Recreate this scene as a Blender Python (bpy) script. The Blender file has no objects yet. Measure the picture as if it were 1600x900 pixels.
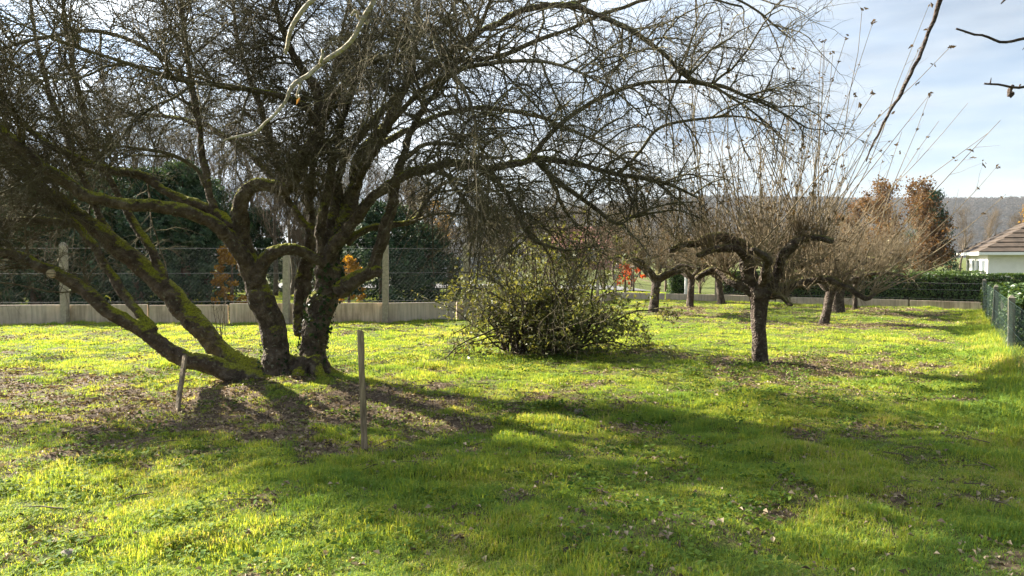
import bpy, math
import numpy as np
from mathutils import Vector, Matrix

# ------------------------------------------------------------------ camera, sky, sun, exposure
scene = bpy.context.scene
COL = scene.collection
EYE, FPX, PITCH = 1.6, 1155.0, math.atan(50 / 1155.0)
cam_data = bpy.data.cameras.new("camera")
cam_data.sensor_width = 36.0
cam_data.lens = 36.0 * FPX / 1600.0
cam_data.clip_start = 0.05
cam_data.clip_end = 9000
cam = bpy.data.objects.new("camera", cam_data)
COL.objects.link(cam)
cam.location = (0, 0, EYE)
cam.rotation_euler = (math.pi / 2 - PITCH, 0, 0)
scene.camera = cam

SUN_EL = math.radians(27.0)
SUN_DIR = np.array([-0.83, 0.56, 0.0]); SUN_DIR /= np.linalg.norm(SUN_DIR)
SUN_VEC = np.array([SUN_DIR[0] * math.cos(SUN_EL), SUN_DIR[1] * math.cos(SUN_EL), math.sin(SUN_EL)])

world = bpy.data.worlds.new("World")
scene.world = world
world.use_nodes = True
wt = world.node_tree
wt.nodes.clear()
wn = lambda t: wt.nodes.new(t)
w_out = wn("ShaderNodeOutputWorld"); w_bg = wn("ShaderNodeBackground"); w_sky = wn("ShaderNodeTexSky")
w_sky.sky_type = 'NISHITA'
w_sky.sun_disc = False
w_sky.sun_elevation = SUN_EL
w_sky.sun_rotation = math.atan2(SUN_DIR[0], SUN_DIR[1])
w_sky.air_density = 1.0; w_sky.dust_density = 0.25; w_sky.ozone_density = 1.5
w_bg.inputs[1].default_value = 0.05
w_tc = wn("ShaderNodeTexCoord")
w_map = wn("ShaderNodeMapping"); w_map.inputs['Scale'].default_value = (1.0, 1.0, 4.5)
w_map.inputs['Rotation'].default_value = (0.10, 0.16, 0.0)
w_noise = wn("ShaderNodeTexNoise"); w_noise.inputs['Scale'].default_value = 2.3
w_noise.inputs['Detail'].default_value = 8; w_noise.inputs['Roughness'].default_value = 0.58
w_noise.inputs['Distortion'].default_value = 0.35
w_ramp = wn("ShaderNodeValToRGB")
w_ramp.color_ramp.elements[0].position = 0.36; w_ramp.color_ramp.elements[0].color = (0.74, 0.74, 0.74, 1)
w_ramp.color_ramp.elements[1].position = 0.62; w_ramp.color_ramp.elements[1].color = (1.0, 1.0, 1.0, 1)
# clouds: thin white sheet with greyer bellies, its own finer noise
w_noise2 = wn("ShaderNodeTexNoise"); w_noise2.inputs['Scale'].default_value = 5.0; w_noise2.inputs['Detail'].default_value = 7
w_cloud = wn("ShaderNodeValToRGB")
w_cloud.color_ramp.elements[0].position = 0.36; w_cloud.color_ramp.elements[0].color = (0.50, 0.60, 0.74, 1)
w_cloud.color_ramp.elements[1].position = 0.60; w_cloud.color_ramp.elements[1].color = (1.0, 1.0, 1.0, 1)
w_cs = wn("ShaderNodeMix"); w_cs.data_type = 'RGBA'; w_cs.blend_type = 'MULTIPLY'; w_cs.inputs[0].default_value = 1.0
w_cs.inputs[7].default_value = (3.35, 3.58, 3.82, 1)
w_mix = wn("ShaderNodeMix"); w_mix.data_type = 'RGBA'
L = wt.links.new
L(w_tc.outputs['Generated'], w_map.inputs[0]); L(w_map.outputs[0], w_noise.inputs['Vector'])
L(w_map.outputs[0], w_noise2.inputs['Vector'])
L(w_noise.outputs[0], w_ramp.inputs[0]); L(w_ramp.outputs[0], w_mix.inputs[0])
# thin cloud scatters forward, brighter sunward; raised further to lift the shade
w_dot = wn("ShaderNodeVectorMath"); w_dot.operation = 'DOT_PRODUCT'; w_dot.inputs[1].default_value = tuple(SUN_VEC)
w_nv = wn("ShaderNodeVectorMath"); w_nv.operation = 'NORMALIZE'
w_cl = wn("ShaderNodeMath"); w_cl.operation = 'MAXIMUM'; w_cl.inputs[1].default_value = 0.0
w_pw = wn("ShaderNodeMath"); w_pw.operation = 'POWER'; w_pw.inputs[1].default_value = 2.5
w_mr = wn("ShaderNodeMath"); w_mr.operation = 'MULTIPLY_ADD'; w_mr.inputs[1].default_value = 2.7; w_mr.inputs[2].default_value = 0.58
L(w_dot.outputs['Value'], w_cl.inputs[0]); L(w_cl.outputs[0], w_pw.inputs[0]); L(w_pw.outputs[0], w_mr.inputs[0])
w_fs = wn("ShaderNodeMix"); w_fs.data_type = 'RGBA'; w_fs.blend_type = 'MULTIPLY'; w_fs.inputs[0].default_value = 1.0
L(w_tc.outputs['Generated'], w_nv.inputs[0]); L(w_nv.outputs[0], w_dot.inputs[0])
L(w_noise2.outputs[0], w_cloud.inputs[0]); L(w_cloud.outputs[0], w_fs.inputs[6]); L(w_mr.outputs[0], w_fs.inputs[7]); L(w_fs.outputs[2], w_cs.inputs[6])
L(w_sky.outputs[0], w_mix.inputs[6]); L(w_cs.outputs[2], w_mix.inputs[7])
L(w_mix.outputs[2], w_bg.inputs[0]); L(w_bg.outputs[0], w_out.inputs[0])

sun_data = bpy.data.lights.new("sun", 'SUN')
sun_data.energy = 4.1
sun_data.angle = math.radians(0.6)
sun_data.color = (1.0, 0.91, 0.76)
sun = bpy.data.objects.new("sun", sun_data)
COL.objects.link(sun)
sun.rotation_euler = Vector(SUN_VEC).to_track_quat('Z', 'Y').to_euler()
sun.location = tuple(SUN_VEC * 60)

vs = scene.view_settings
vs.view_transform = 'Standard'; vs.look = 'None'; vs.gamma = 1.0; vs.exposure = 2.72
vs.use_curve_mapping = False
scene.cycles.use_denoising = True
scene.cycles.max_bounces = 8
scene.cycles.transparent_max_bounces = 8
scene.cycles.volume_bounces = 0
scene.cycles.sample_clamp_indirect = 2.5

# ------------------------------------------------------------------ helpers
cp, sp = math.cos(PITCH), math.sin(PITCH)
def at(px, py, Y):
    """the world point at depth Y seen along a line of sight measured on the photograph"""
    a, b = (px - 800) / FPX, -(py - 450) / FPX
    d = np.array([a, cp + b * sp, -sp + b * cp])
    return np.array([0, 0, EYE]) + d * (Y / d[1])
def gpt(px, py):
    a, b = (px - 800) / FPX, -(py - 450) / FPX
    d = np.array([a, cp + b * sp, -sp + b * cp])
    return np.array([0, 0, EYE]) + d * (-EYE / d[2])

def _hash(ix, iy, seed):
    h = (ix.astype(np.int64) * 374761393 + iy.astype(np.int64) * 668265263 + seed * 974711) & 0x7fffffff
    h = ((h ^ (h >> 13)) * 1274126177) & 0x7fffffff
    return ((h ^ (h >> 16)) & 0xffff) / 65535.0
def vnoise(x, y, seed=0):
    ix, iy = np.floor(x), np.floor(y)
    fx, fy = x - ix, y - iy
    fx, fy = fx * fx * (3 - 2 * fx), fy * fy * (3 - 2 * fy)
    a, b, c, d = _hash(ix, iy, seed), _hash(ix + 1, iy, seed), _hash(ix, iy + 1, seed), _hash(ix + 1, iy + 1, seed)
    return (a * (1 - fx) + b * fx) * (1 - fy) + (c * (1 - fx) + d * fx) * fy
def fbm(x, y, seed=0, octv=4):
    s, amp, tot = 0, 1.0, 0
    for o in range(octv):
        s = s + amp * vnoise(x * 2 ** o, y * 2 ** o, seed + 17 * o); tot += amp; amp *= 0.5
    return s / tot
def smooth(e0, e1, x):
    t = np.clip((x - e0) / (e1 - e0), 0, 1)
    return t * t * (3 - 2 * t)
def nrm(v):
    return v / np.maximum(np.linalg.norm(v, axis=-1, keepdims=True), 1e-9)

class Acc:
    """collects vertices and faces, builds ONE mesh"""
    def __init__(s): s.V = []; s.F = []; s.n = 0; s.C = []
    def add(s, V, F, col=None):
        V = np.asarray(V, float).reshape(-1, 3)
        for f in (F if isinstance(F, list) else [F]):
            f = np.asarray(f)
            if len(f): s.F.append(f + s.n)
        s.V.append(V); s.n += len(V)
        s.C.append(np.full(len(V), 0.5) if col is None else np.broadcast_to(col, (len(V),)))
    def mesh(s, name, mat, shade=True):
        me = bpy.data.meshes.new(name)
        V = np.concatenate(s.V)
        me.vertices.add(len(V)); me.vertices.foreach_set("co", V.astype(np.float32).ravel())
        tot = np.concatenate([np.full(len(f), f.shape[1]) for f in s.F])
        loops = np.concatenate([f.ravel() for f in s.F])
        start = np.concatenate([[0], np.cumsum(tot)[:-1]])
        me.loops.add(len(loops)); me.loops.foreach_set("vertex_index", loops.astype(np.int32))
        me.polygons.add(len(tot))
        me.polygons.foreach_set("loop_start", start.astype(np.int32))
        me.polygons.foreach_set("loop_total", tot.astype(np.int32))
        me.polygons.foreach_set("use_smooth", np.full(len(tot), shade))
        at_ = me.attributes.new("vary", 'FLOAT', 'POINT')
        at_.data.foreach_set("value", np.concatenate(s.C).astype(np.float32))
        me.materials.append(mat)
        me.update(calc_edges=True)
        return me
    def obj(s, name, mat, parent=None, shade=True):
        return link(name, s.mesh(name, mat, shade), parent)

def link(name, me, parent=None):
    o = bpy.data.objects.new(name, me); COL.objects.link(o)
    if parent is not None: o.parent = parent
    return o
def empty(name, loc=(0, 0, 0), rz=0):
    o = bpy.data.objects.new(name, None); COL.objects.link(o)
    o.location = tuple(loc); o.rotation_euler = (0, 0, rz); o.empty_display_size = 0.1
    return o
def tag(o, label=None, cat=None, group=None, kind=None):
    if label: o["label"] = label
    if cat: o["category"] = cat
    if group: o["group"] = group
    if kind: o["kind"] = kind
    return o
def copy_tree(o, parent=None):
    c = o.copy(); COL.objects.link(c); c.parent = parent
    for ch in o.children: copy_tree(ch, c)
    return c

def tubes(P, R, sides=3, ref=None):
    """n tubes of k points each -> vertices, quads"""
    P = np.asarray(P, float); n, k, _ = P.shape
    T = np.empty_like(P)
    T[:, 1:-1] = P[:, 2:] - P[:, :-2]; T[:, 0] = P[:, 1] - P[:, 0]; T[:, -1] = P[:, -1] - P[:, -2]
    T = nrm(T)
    mean = nrm(P[:, -1] - P[:, 0] + 1e-6)
    if ref is None:
        ref = np.where(np.abs(mean[:, 2:3]) > 0.8, np.array([[1.0, 0.13, 0]]), np.array([[0, 0.07, 1.0]]))
    A = nrm(np.cross(T, ref[:, None, :])); B = np.cross(T, A)
    ang = np.arange(sides) * 2 * np.pi / sides
    V = P[:, :, None, :] + R[:, :, None, None] * (np.cos(ang)[None, None, :, None] * A[:, :, None, :] + np.sin(ang)[None, None, :, None] * B[:, :, None, :])
    base = (np.arange(n)[:, None, None] * k + np.arange(k - 1)[None, :, None]) * sides
    j = np.arange(sides)[None, None, :]; j2 = (j + 1) % sides
    F = np.stack([base + j, base + j2, base + sides + j2, base + sides + j], -1).reshape(-1, 4)
    return V.reshape(-1, 3), F

def spline(pts, n):
    """Catmull-Rom through points (with any extra columns), n samples evenly along its length"""
    p = np.asarray(pts, float)
    q = np.vstack([2 * p[0] - p[1], p, 2 * p[-1] - p[-2]])
    t = np.linspace(0, 1, 12, endpoint=False)[:, None]
    out = []
    for i in range(1, len(q) - 2):
        a, b, c, d = q[i - 1], q[i], q[i + 1], q[i + 2]
        out.append(0.5 * (2 * b + (c - a) * t + (2 * a - 5 * b + 4 * c - d) * t ** 2 + (3 * b - a - 3 * c + d) * t ** 3))
    s = np.vstack(out + [p[-1:]])
    dl = np.concatenate([[0], np.cumsum(np.linalg.norm(np.diff(s[:, :3], axis=0), axis=1))])
    u = np.linspace(0, dl[-1], n)
    return np.stack([np.interp(u, dl, s[:, c]) for c in range(s.shape[1])], 1)

def gnarl_tube(acc, P, R, rng, sides=14, bump=0.12, cap=True):
    """one thick limb with an uneven, ridged skin"""
    P = np.asarray(P, float); k = len(P)
    T = np.gradient(P, axis=0); T = nrm(T)
    A = np.zeros_like(P); a = np.cross(T[0], [0.31, 0.2, 0.93]); a /= np.linalg.norm(a)
    for i in range(k):
        a = a - T[i] * a.dot(T[i]); a /= np.linalg.norm(a); A[i] = a
    B = np.cross(T, A)
    ang = np.arange(sides) * 2 * np.pi / sides
    off = rng.random(2) * 100
    ridge = fbm(np.cos(ang)[None, :] * 1.6 + off[0] + np.arange(k)[:, None] * 0.07, np.sin(ang)[None, :] * 1.6 + off[1] + np.arange(k)[:, None] * 0.16, 5, 3) - 0.5
    rr = R[:, None] * (1 + bump * 2 * ridge)
    V = P[:, None, :] + rr[..., None] * (np.cos(ang)[None, :, None] * A[:, None, :] + np.sin(ang)[None, :, None] * B[:, None, :])
    base = np.arange(k - 1)[:, None] * sides; j = np.arange(sides)[None, :]; j2 = (j + 1) % sides
    F = [np.stack([base + j, base + j2, base + sides + j2, base + sides + j], -1).reshape(-1, 4)]
    V = V.reshape(-1, 3)
    if cap:
        V = np.vstack([V, P[:1] - T[:1] * R[0] * 0.2, P[-1:] + T[-1:] * R[-1] * 0.25])
        n = k * sides
        jj = np.arange(sides)
        F.append(np.stack([np.full(sides, n), (jj + 1) % sides, jj], -1))
        F.append(np.stack([np.full(sides, n + 1), n - sides + jj, n - sides + (jj + 1) % sides], -1))
    acc.add(V, F)

def branch_out(P, R, rng, per, length, ang, k, radius, up=0.2, droop=0.5, wob=0.22, tmin=0.2, tmax=1.0, outward=None, planar=None):
    """children of n parent polylines; returns their points and radii"""
    n, kp, _ = P.shape
    cnt = rng.poisson(per, n) if np.isscalar(per) else rng.poisson(np.maximum(per, 0.01))
    idx = np.repeat(np.arange(n), cnt); m = len(idx)
    t = tmin + (tmax - tmin) * rng.random(m) ** 0.85
    f = t * (kp - 1); i0 = np.minimum(f.astype(int), kp - 2); fr = (f - i0)[:, None]
    pos = P[idx, i0] * (1 - fr) + P[idx, i0 + 1] * fr
    pr = R[idx, i0] * (1 - fr[:, 0]) + R[idx, i0 + 1] * fr[:, 0]
    tan = nrm(P[idx, i0 + 1] - P[idx, i0])
    side = nrm(np.cross(tan, nrm(rng.normal(size=(m, 3)))))
    a = np.radians(rng.uniform(ang[0], ang[1], m))[:, None]
    d = np.cos(a) * tan + np.sin(a) * side
    d[:, 2] += up * rng.random(m)
    if outward is not None: d += outward * nrm((pos - outward_c) * np.array([1, 1, 0]))
    d = nrm(d)
    ln = rng.uniform(length[0], length[1], m) * (1.15 - 0.5 * t)
    Q = np.empty((m, k, 3)); Q[:, 0] = pos
    st = (ln / (k - 1))[:, None]
    for j in range(1, k):
        s = j / (k - 1)
        d = d + rng.normal(size=(m, 3)) * wob
        d[:, 2] += up * 0.25 - droop * s * 0.5
        d = nrm(d); Q[:, j] = Q[:, j - 1] + d * st
    r0 = np.minimum(rng.uniform(radius[0], radius[1], m), pr * 0.8)
    RR = r0[:, None] * np.linspace(1, 0.35, k)[None, :]
    return Q, RR

def leaf_quads(pos, nor, size, rng, aspect=0.55, fold=0.25):
    """rhombic folded leaves"""
    n = len(pos)
    nor = nrm(nor); tv = nrm(np.cross(nor, rng.normal(size=(n, 3)))); bv = np.cross(nor, tv)
    s = np.broadcast_to(size, (n,))[:, None]
    V = np.stack([pos - tv * s * 0.5, pos + bv * s * aspect * 0.5 + nor * s * fold * 0.5, pos + tv * s * 0.5, pos - bv * s * aspect * 0.5 + nor * s * fold * 0.5], 1)
    b = np.arange(n)[:, None] * 4
    F = np.concatenate([b + np.array([[0, 1, 2]]), b + np.array([[0, 2, 3]])])
    return V.reshape(-1, 3), F

def box(acc, lo, hi, M=None, bev=0.0):
    lo, hi = np.array(lo, float), np.array(hi, float)
    V = np.array([[x, y, z] for x in (lo[0], hi[0]) for y in (lo[1], hi[1]) for z in (lo[2], hi[2])])
    F = np.array([[0, 1, 3, 2], [4, 6, 7, 5], [0, 4, 5, 1], [2, 3, 7, 6], [0, 2, 6, 4], [1, 5, 7, 3]])
    if M is not None: V = V @ np.array(M)[:3, :3].T + np.array(M)[:3, 3]
    acc.add(V, F)

def bevel(o, w=0.01, seg=2):
    m = o.modifiers.new("bevel", 'BEVEL'); m.width = w; m.segments = seg; m.limit_method = 'ANGLE'
    return o

# ------------------------------------------------------------------ materials
def mat_new(name):
    m = bpy.data.materials.new(name); m.use_nodes = True
    nt = m.node_tree; nt.nodes.clear()
    return m, nt, nt.nodes.new, nt.links.new
def ramp(N, stops):
    r = N("ShaderNodeValToRGB"); e = r.color_ramp.elements
    while len(e) < len(stops): e.new(0.5)
    for el, (p, c) in zip(e, stops): el.position = p; el.color = (*c, 1)
    return r
def noise(N, Lk, vec, scale, detail=4, rough=0.55, dist=0.0):
    n = N("ShaderNodeTexNoise"); n.inputs['Scale'].default_value = scale; n.inputs['Detail'].default_value = detail
    n.inputs['Roughness'].default_value = rough; n.inputs['Distortion'].default_value = dist
    if vec is not None: Lk(vec, n.inputs['Vector'])
    return n
def mixc(N, Lk, fac, a, b, blend='MIX'):
    m = N("ShaderNodeMix"); m.data_type = 'RGBA'; m.blend_type = blend
    for s, v in ((0, fac), (6, a), (7, b)):
        if isinstance(v, (int, float)): m.inputs[s].default_value = v
        elif isinstance(v, tuple): m.inputs[s].default_value = (*v, 1)
        else: Lk(v, m.inputs[s])
    return m.outputs[2]
def math_n(N, Lk, op, a, b=None, clamp=False):
    m = N("ShaderNodeMath"); m.operation = op; m.use_clamp = clamp
    for i, v in enumerate((a, b)):
        if v is None: continue
        if isinstance(v, (int, float)): m.inputs[i].default_value = v
        else: Lk(v, m.inputs[i])
    return m.outputs[0]

def bark_material(name, dark, mid, light, moss=0.0, lichen=0.3, scale=1.0):
    m, nt, N, Lk = mat_new(name)
    out = N("ShaderNodeOutputMaterial"); b = N("ShaderNodeBsdfPrincipled"); b.inputs['Roughness'].default_value = 0.9
    b.inputs['Specular IOR Level'].default_value = 0.2
    tc = N("ShaderNodeTexCoord"); v = tc.outputs['Object']
    n1 = noise(N, Lk, v, 9 * scale, 7, 0.65, 0.4)
    r1 = ramp(N, [(0.30, dark), (0.52, mid), (0.75, light)]); Lk(n1.outputs[0], r1.inputs[0])
    col = r1.outputs[0]
    n2 = noise(N, Lk, v, 26 * scale, 4, 0.6); r2 = ramp(N, [(0.60, (0, 0, 0)), (0.68, (1, 1, 1))]); Lk(n2.outputs[0], r2.inputs[0])
    lf = math_n(N, Lk, 'MULTIPLY', r2.outputs[0], lichen)
    col = mixc(N, Lk, lf, col, (0.20, 0.21, 0.15))
    vor = N("ShaderNodeTexVoronoi"); vor.inputs['Scale'].default_value = 34 * scale; Lk(v, vor.inputs['Vector'])
    h = math_n(N, Lk, 'ADD', math_n(N, Lk, 'MULTIPLY', vor.outputs[0], 0.7), math_n(N, Lk, 'MULTIPLY', n1.outputs[0], 1.2))
    if moss > 0:
        geo = N("ShaderNodeNewGeometry"); sx = N("ShaderNodeSeparateXYZ"); Lk(geo.outputs['Normal'], sx.inputs[0])
        n3 = noise(N, Lk, v, 2.6, 5, 0.6)
        f = math_n(N, Lk, 'ADD', sx.outputs['Z'], math_n(N, Lk, 'MULTIPLY', math_n(N, Lk, 'SUBTRACT', n3.outputs[0], 0.5), 2.0))
        rm = ramp(N, [(0.36, (0, 0, 0)), (0.72, (1, 1, 1))]); Lk(f, rm.inputs[0])
        n4 = noise(N, Lk, v, 60, 3); rc = ramp(N, [(0.3, (0.08, 0.09, 0.010)), (0.7, (0.36, 0.37, 0.03))]); Lk(n4.outputs[0], rc.inputs[0])
        col = mixc(N, Lk, math_n(N, Lk, 'MULTIPLY', rm.outputs[0], moss), col, rc.outputs[0])
    Lk(col, b.inputs['Base Color'])
    bp = N("ShaderNodeBump"); bp.inputs['Strength'].default_value = 0.9; bp.inputs['Distance'].default_value = 0.03
    Lk(h, bp.inputs['Height']); Lk(bp.outputs[0], b.inputs['Normal']); Lk(b.outputs[0], out.inputs[0])
    return m

def leaf_material(name, a, b_, trans=0.45, rough=0.6, scale=3.0, spec=0.3, straw=None):
    """thin leaf or blade: colour varies per leaf and over the ground, lets light through"""
    m, nt, N, Lk = mat_new(name)
    out = N("ShaderNodeOutputMaterial"); pb = N("ShaderNodeBsdfPrincipled"); tr = N("ShaderNodeBsdfTranslucent"); mx = N("ShaderNodeMixShader")
    pb.inputs['Roughness'].default_value = rough; pb.inputs['Specular IOR Level'].default_value = spec
    geo = N("ShaderNodeNewGeometry"); av = N("ShaderNodeAttribute"); av.attribute_name = "vary"
    n = noise(N, Lk, geo.outputs['Position'], scale, 3)
    f = math_n(N, Lk, 'ADD', math_n(N, Lk, 'MULTIPLY', n.outputs[0], 0.7), math_n(N, Lk, 'MULTIPLY', math_n(N, Lk, 'SUBTRACT', av.outputs['Fac'], 0.28), 0.7))
    oi = N("ShaderNodeObjectInfo"); f = math_n(N, Lk, 'ADD', f, math_n(N, Lk, 'MULTIPLY', math_n(N, Lk, 'SUBTRACT', oi.outputs['Random'], 0.5), 0.45))
    if straw is not None:
        nb = noise(N, Lk, geo.outputs['Position'], 0.45, 4, 0.6)
        f = math_n(N, Lk, 'ADD', f, math_n(N, Lk, 'MULTIPLY', math_n(N, Lk, 'SUBTRACT', nb.outputs[0], 0.5), 1.1))
    r = ramp(N, [(0.25, a), (0.75, b_)] + ([(0.84, b_), (0.97, straw)] if straw is not None else [])); Lk(f, r.inputs[0])
    Lk(r.outputs[0], pb.inputs['Base Color'])
    tc = mixc(N, Lk, 1.0, r.outputs[0], (1.34, 1.12, 0.46), 'MULTIPLY'); Lk(tc, tr.inputs[0])
    mx.inputs[0].default_value = trans
    Lk(pb.outputs[0], mx.inputs[1]); Lk(tr.outputs[0], mx.inputs[2]); Lk(mx.outputs[0], out.inputs[0])
    return m

def plain_material(name, a, b_, scale=6, rough=0.8, bump=0.2, detail=6, stops=(0.3, 0.7), dist=0.01, spec=0.3, stretch=(1, 1, 1), metallic=0):
    m, nt, N, Lk = mat_new(name)
    out = N("ShaderNodeOutputMaterial"); pb = N("ShaderNodeBsdfPrincipled"); pb.inputs['Roughness'].default_value = rough
    pb.inputs['Specular IOR Level'].default_value = spec; pb.inputs['Metallic'].default_value = metallic
    tc = N("ShaderNodeTexCoord"); mp = N("ShaderNodeMapping"); mp.inputs['Scale'].default_value = stretch
    Lk(tc.outputs['Object'], mp.inputs[0])
    n = noise(N, Lk, mp.outputs[0], scale, detail, 0.62)
    r = ramp(N, [(stops[0], a), (stops[1], b_)]); Lk(n.outputs[0], r.inputs[0]); Lk(r.outputs[0], pb.inputs['Base Color'])
    bp = N("ShaderNodeBump"); bp.inputs['Strength'].default_value = bump; bp.inputs['Distance'].default_value = dist
    Lk(n.outputs[0], bp.inputs['Height']); Lk(bp.outputs[0], pb.inputs['Normal']); Lk(pb.outputs[0], out.inputs[0])
    return m

M_BARK = bark_material("old_apple_bark", (0.026, 0.019, 0.014), (0.090, 0.068, 0.050), (0.20, 0.165, 0.125), moss=0.95, lichen=0.7)
M_TWIG = bark_material("old_apple_twig_bark", (0.034, 0.027, 0.018), (0.100, 0.083, 0.053), (0.20, 0.175, 0.115), moss=0.18, lichen=0.5, scale=0.5)
M_ORCH = bark_material("orchard_bark", (0.018, 0.013, 0.011), (0.065, 0.048, 0.038), (0.18, 0.15, 0.12), moss=0.3, lichen=0.7)
M_SHOOT = bark_material("water_shoot_bark", (0.085, 0.064, 0.040), (0.195, 0.152, 0.095), (0.31, 0.255, 0.165), moss=0.0, lichen=0.2, scale=0.4)
M_PALE = bark_material("sunlit_pale_bark", (0.20, 0.17, 0.11), (0.38, 0.34, 0.25), (0.52, 0.48, 0.38), moss=0.0, lichen=0.2, scale=1.5)  # sunlit look of the near branch put into a paler bark colour
M_NEAR = bark_material("dark_twig_bark", (0.03, 0.022, 0.018), (0.07, 0.05, 0.04), (0.14, 0.11, 0.09), moss=0.0, lichen=0.4, scale=2)
M_FAR = bark_material("far_bare_bark", (0.05, 0.038, 0.026), (0.12, 0.09, 0.06), (0.20, 0.16, 0.11), moss=0.0, lichen=0.2, scale=0.3)
M_CUT = plain_material("cut_wood", (0.30, 0.22, 0.13), (0.55, 0.46, 0.32), 30, 0.8)
M_WOOD = plain_material("weathered_stake_wood", (0.09, 0.066, 0.042), (0.36, 0.28, 0.18), 34, 0.9, 0.8, stretch=(1, 1, 0.12))
M_CONC = plain_material("weathered_concrete_post", (0.22, 0.19, 0.15), (0.42, 0.37, 0.29), 14, 0.9, 0.4)
M_WIRE = plain_material("green_fence_wire", (0.006, 0.020, 0.016), (0.012, 0.036, 0.028), 10, 0.6, 0)
M_WIREG = plain_material("grey_wire", (0.12, 0.12, 0.12), (0.2, 0.2, 0.2), 10, 0.5, 0)
M_GRASS = leaf_material("lawn_grass", (0.160, 0.285, 0.062), (0.390, 0.460, 0.080), 0.52, 0.6, 0.9, 0.10, straw=(0.48, 0.42, 0.22))
M_DRY = leaf_material("dead_leaf", (0.08, 0.060, 0.038), (0.40, 0.32, 0.21), 0.08, 0.8, 4)
M_IVY = leaf_material("ivy_leaf", (0.012, 0.03, 0.010), (0.05, 0.085, 0.03), 0.2, 0.5, 8, 0.15)
M_LAUREL = leaf_material("hedge_leaf", (0.030, 0.068, 0.018), (0.12, 0.19, 0.045), 0.3, 0.45, 4, 0.4)
M_CONIFER = leaf_material("conifer_spray", (0.016, 0.042, 0.022), (0.065, 0.115, 0.055), 0.15, 0.7, 2)
M_GOLD = leaf_material("golden_leaf", (0.25, 0.13, 0.018), (0.52, 0.32, 0.04), 0.45, 0.6, 3)
M_RUSSET = leaf_material("russet_leaf", (0.09, 0.052, 0.027), (0.18, 0.105, 0.053), 0.4, 0.7, 1.5)
M_SHRUB = leaf_material("tangled_shrub_leaf", (0.060, 0.080, 0.026), (0.19, 0.205, 0.08), 0.35, 0.5, 6, 0.2)
M_TIP = leaf_material("withered_tip_leaf", (0.05, 0.035, 0.02), (0.14, 0.09, 0.04), 0.3, 0.6, 6)
M_RED = leaf_material("red_leaf", (0.45, 0.07, 0.03), (0.65, 0.16, 0.08), 0.45, 0.6, 4)
M_RENDER = plain_material("white_render", (0.70, 0.68, 0.64), (0.80, 0.78, 0.74), 3, 0.9, 0.05)
M_TILE = plain_material("brown_roof_tile", (0.038, 0.029, 0.022), (0.095, 0.070, 0.052), 2.5, 0.85, 0.3)
M_REDWALL = plain_material("red_brick_wall", (0.26, 0.11, 0.09), (0.38, 0.18, 0.15), 5, 0.85, 0.2)
M_REDROOF = plain_material("red_roof_tile", (0.22, 0.09, 0.07), (0.32, 0.14, 0.12), 4, 0.85, 0.3)
M_PAINT = plain_material("white_paint", (0.72, 0.72, 0.70), (0.82, 0.82, 0.80), 3, 0.6, 0)
M_GLASS = plain_material("dark_window_glass", (0.10, 0.12, 0.14), (0.16, 0.18, 0.20), 1, 0.15, 0, spec=0.6)
M_STONE = plain_material("field_stone", (0.07, 0.055, 0.045), (0.26, 0.22, 0.18), 18, 0.9, 0.5)

def wall_material():
    m, nt, N, Lk = mat_new("old_concrete_panel")
    out = N("ShaderNodeOutputMaterial"); pb = N("ShaderNodeBsdfPrincipled"); pb.inputs['Roughness'].default_value = 0.95
    tc = N("ShaderNodeTexCoord"); oi = N("ShaderNodeObjectInfo")
    va = N("ShaderNodeVectorMath"); va.operation = 'ADD'; Lk(tc.outputs['Object'], va.inputs[0])
    vm = N("ShaderNodeVectorMath"); vm.operation = 'SCALE'; vm.inputs[0].default_value = (7, 13, 5); Lk(oi.outputs['Random'], vm.inputs['Scale']); Lk(vm.outputs[0], va.inputs[1])
    v = va.outputs[0]
    n1 = noise(N, Lk, v, 2.2, 6, 0.6); mp = N("ShaderNodeMapping"); mp.inputs['Scale'].default_value = (9, 9, 0.7); Lk(v, mp.inputs[0])
    n2 = noise(N, Lk, mp.outputs[0], 2.0, 5, 0.6)
    r = ramp(N, [(0.3, (0.40, 0.30, 0.205)), (0.5, (0.62, 0.475, 0.345)), (0.7, (0.72, 0.60, 0.46))]); Lk(n1.outputs[0], r.inputs[0])
    r2 = ramp(N, [(0.40, (1, 1, 1)), (0.66, (0.45, 0.44, 0.42))]); Lk(n2.outputs[0], r2.inputs[0])
    col = mixc(N, Lk, 0.8, r.outputs[0], r2.outputs[0], 'MULTIPLY')
    col = mixc(N, Lk, math_n(N, Lk, 'MULTIPLY', oi.outputs['Random'], 0.45), col, (0.38, 0.37, 0.35))
    Lk(col, pb.inputs['Base Color'])
    bp = N("ShaderNodeBump"); bp.inputs['Strength'].default_value = 0.4; bp.inputs['Distance'].default_value = 0.01
    n3 = noise(N, Lk, v, 40, 4); Lk(n3.outputs[0], bp.inputs['Height']); Lk(bp.outputs[0], pb.inputs['Normal']); Lk(pb.outputs[0], out.inputs[0])
    return m
M_PANEL = wall_material()

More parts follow.
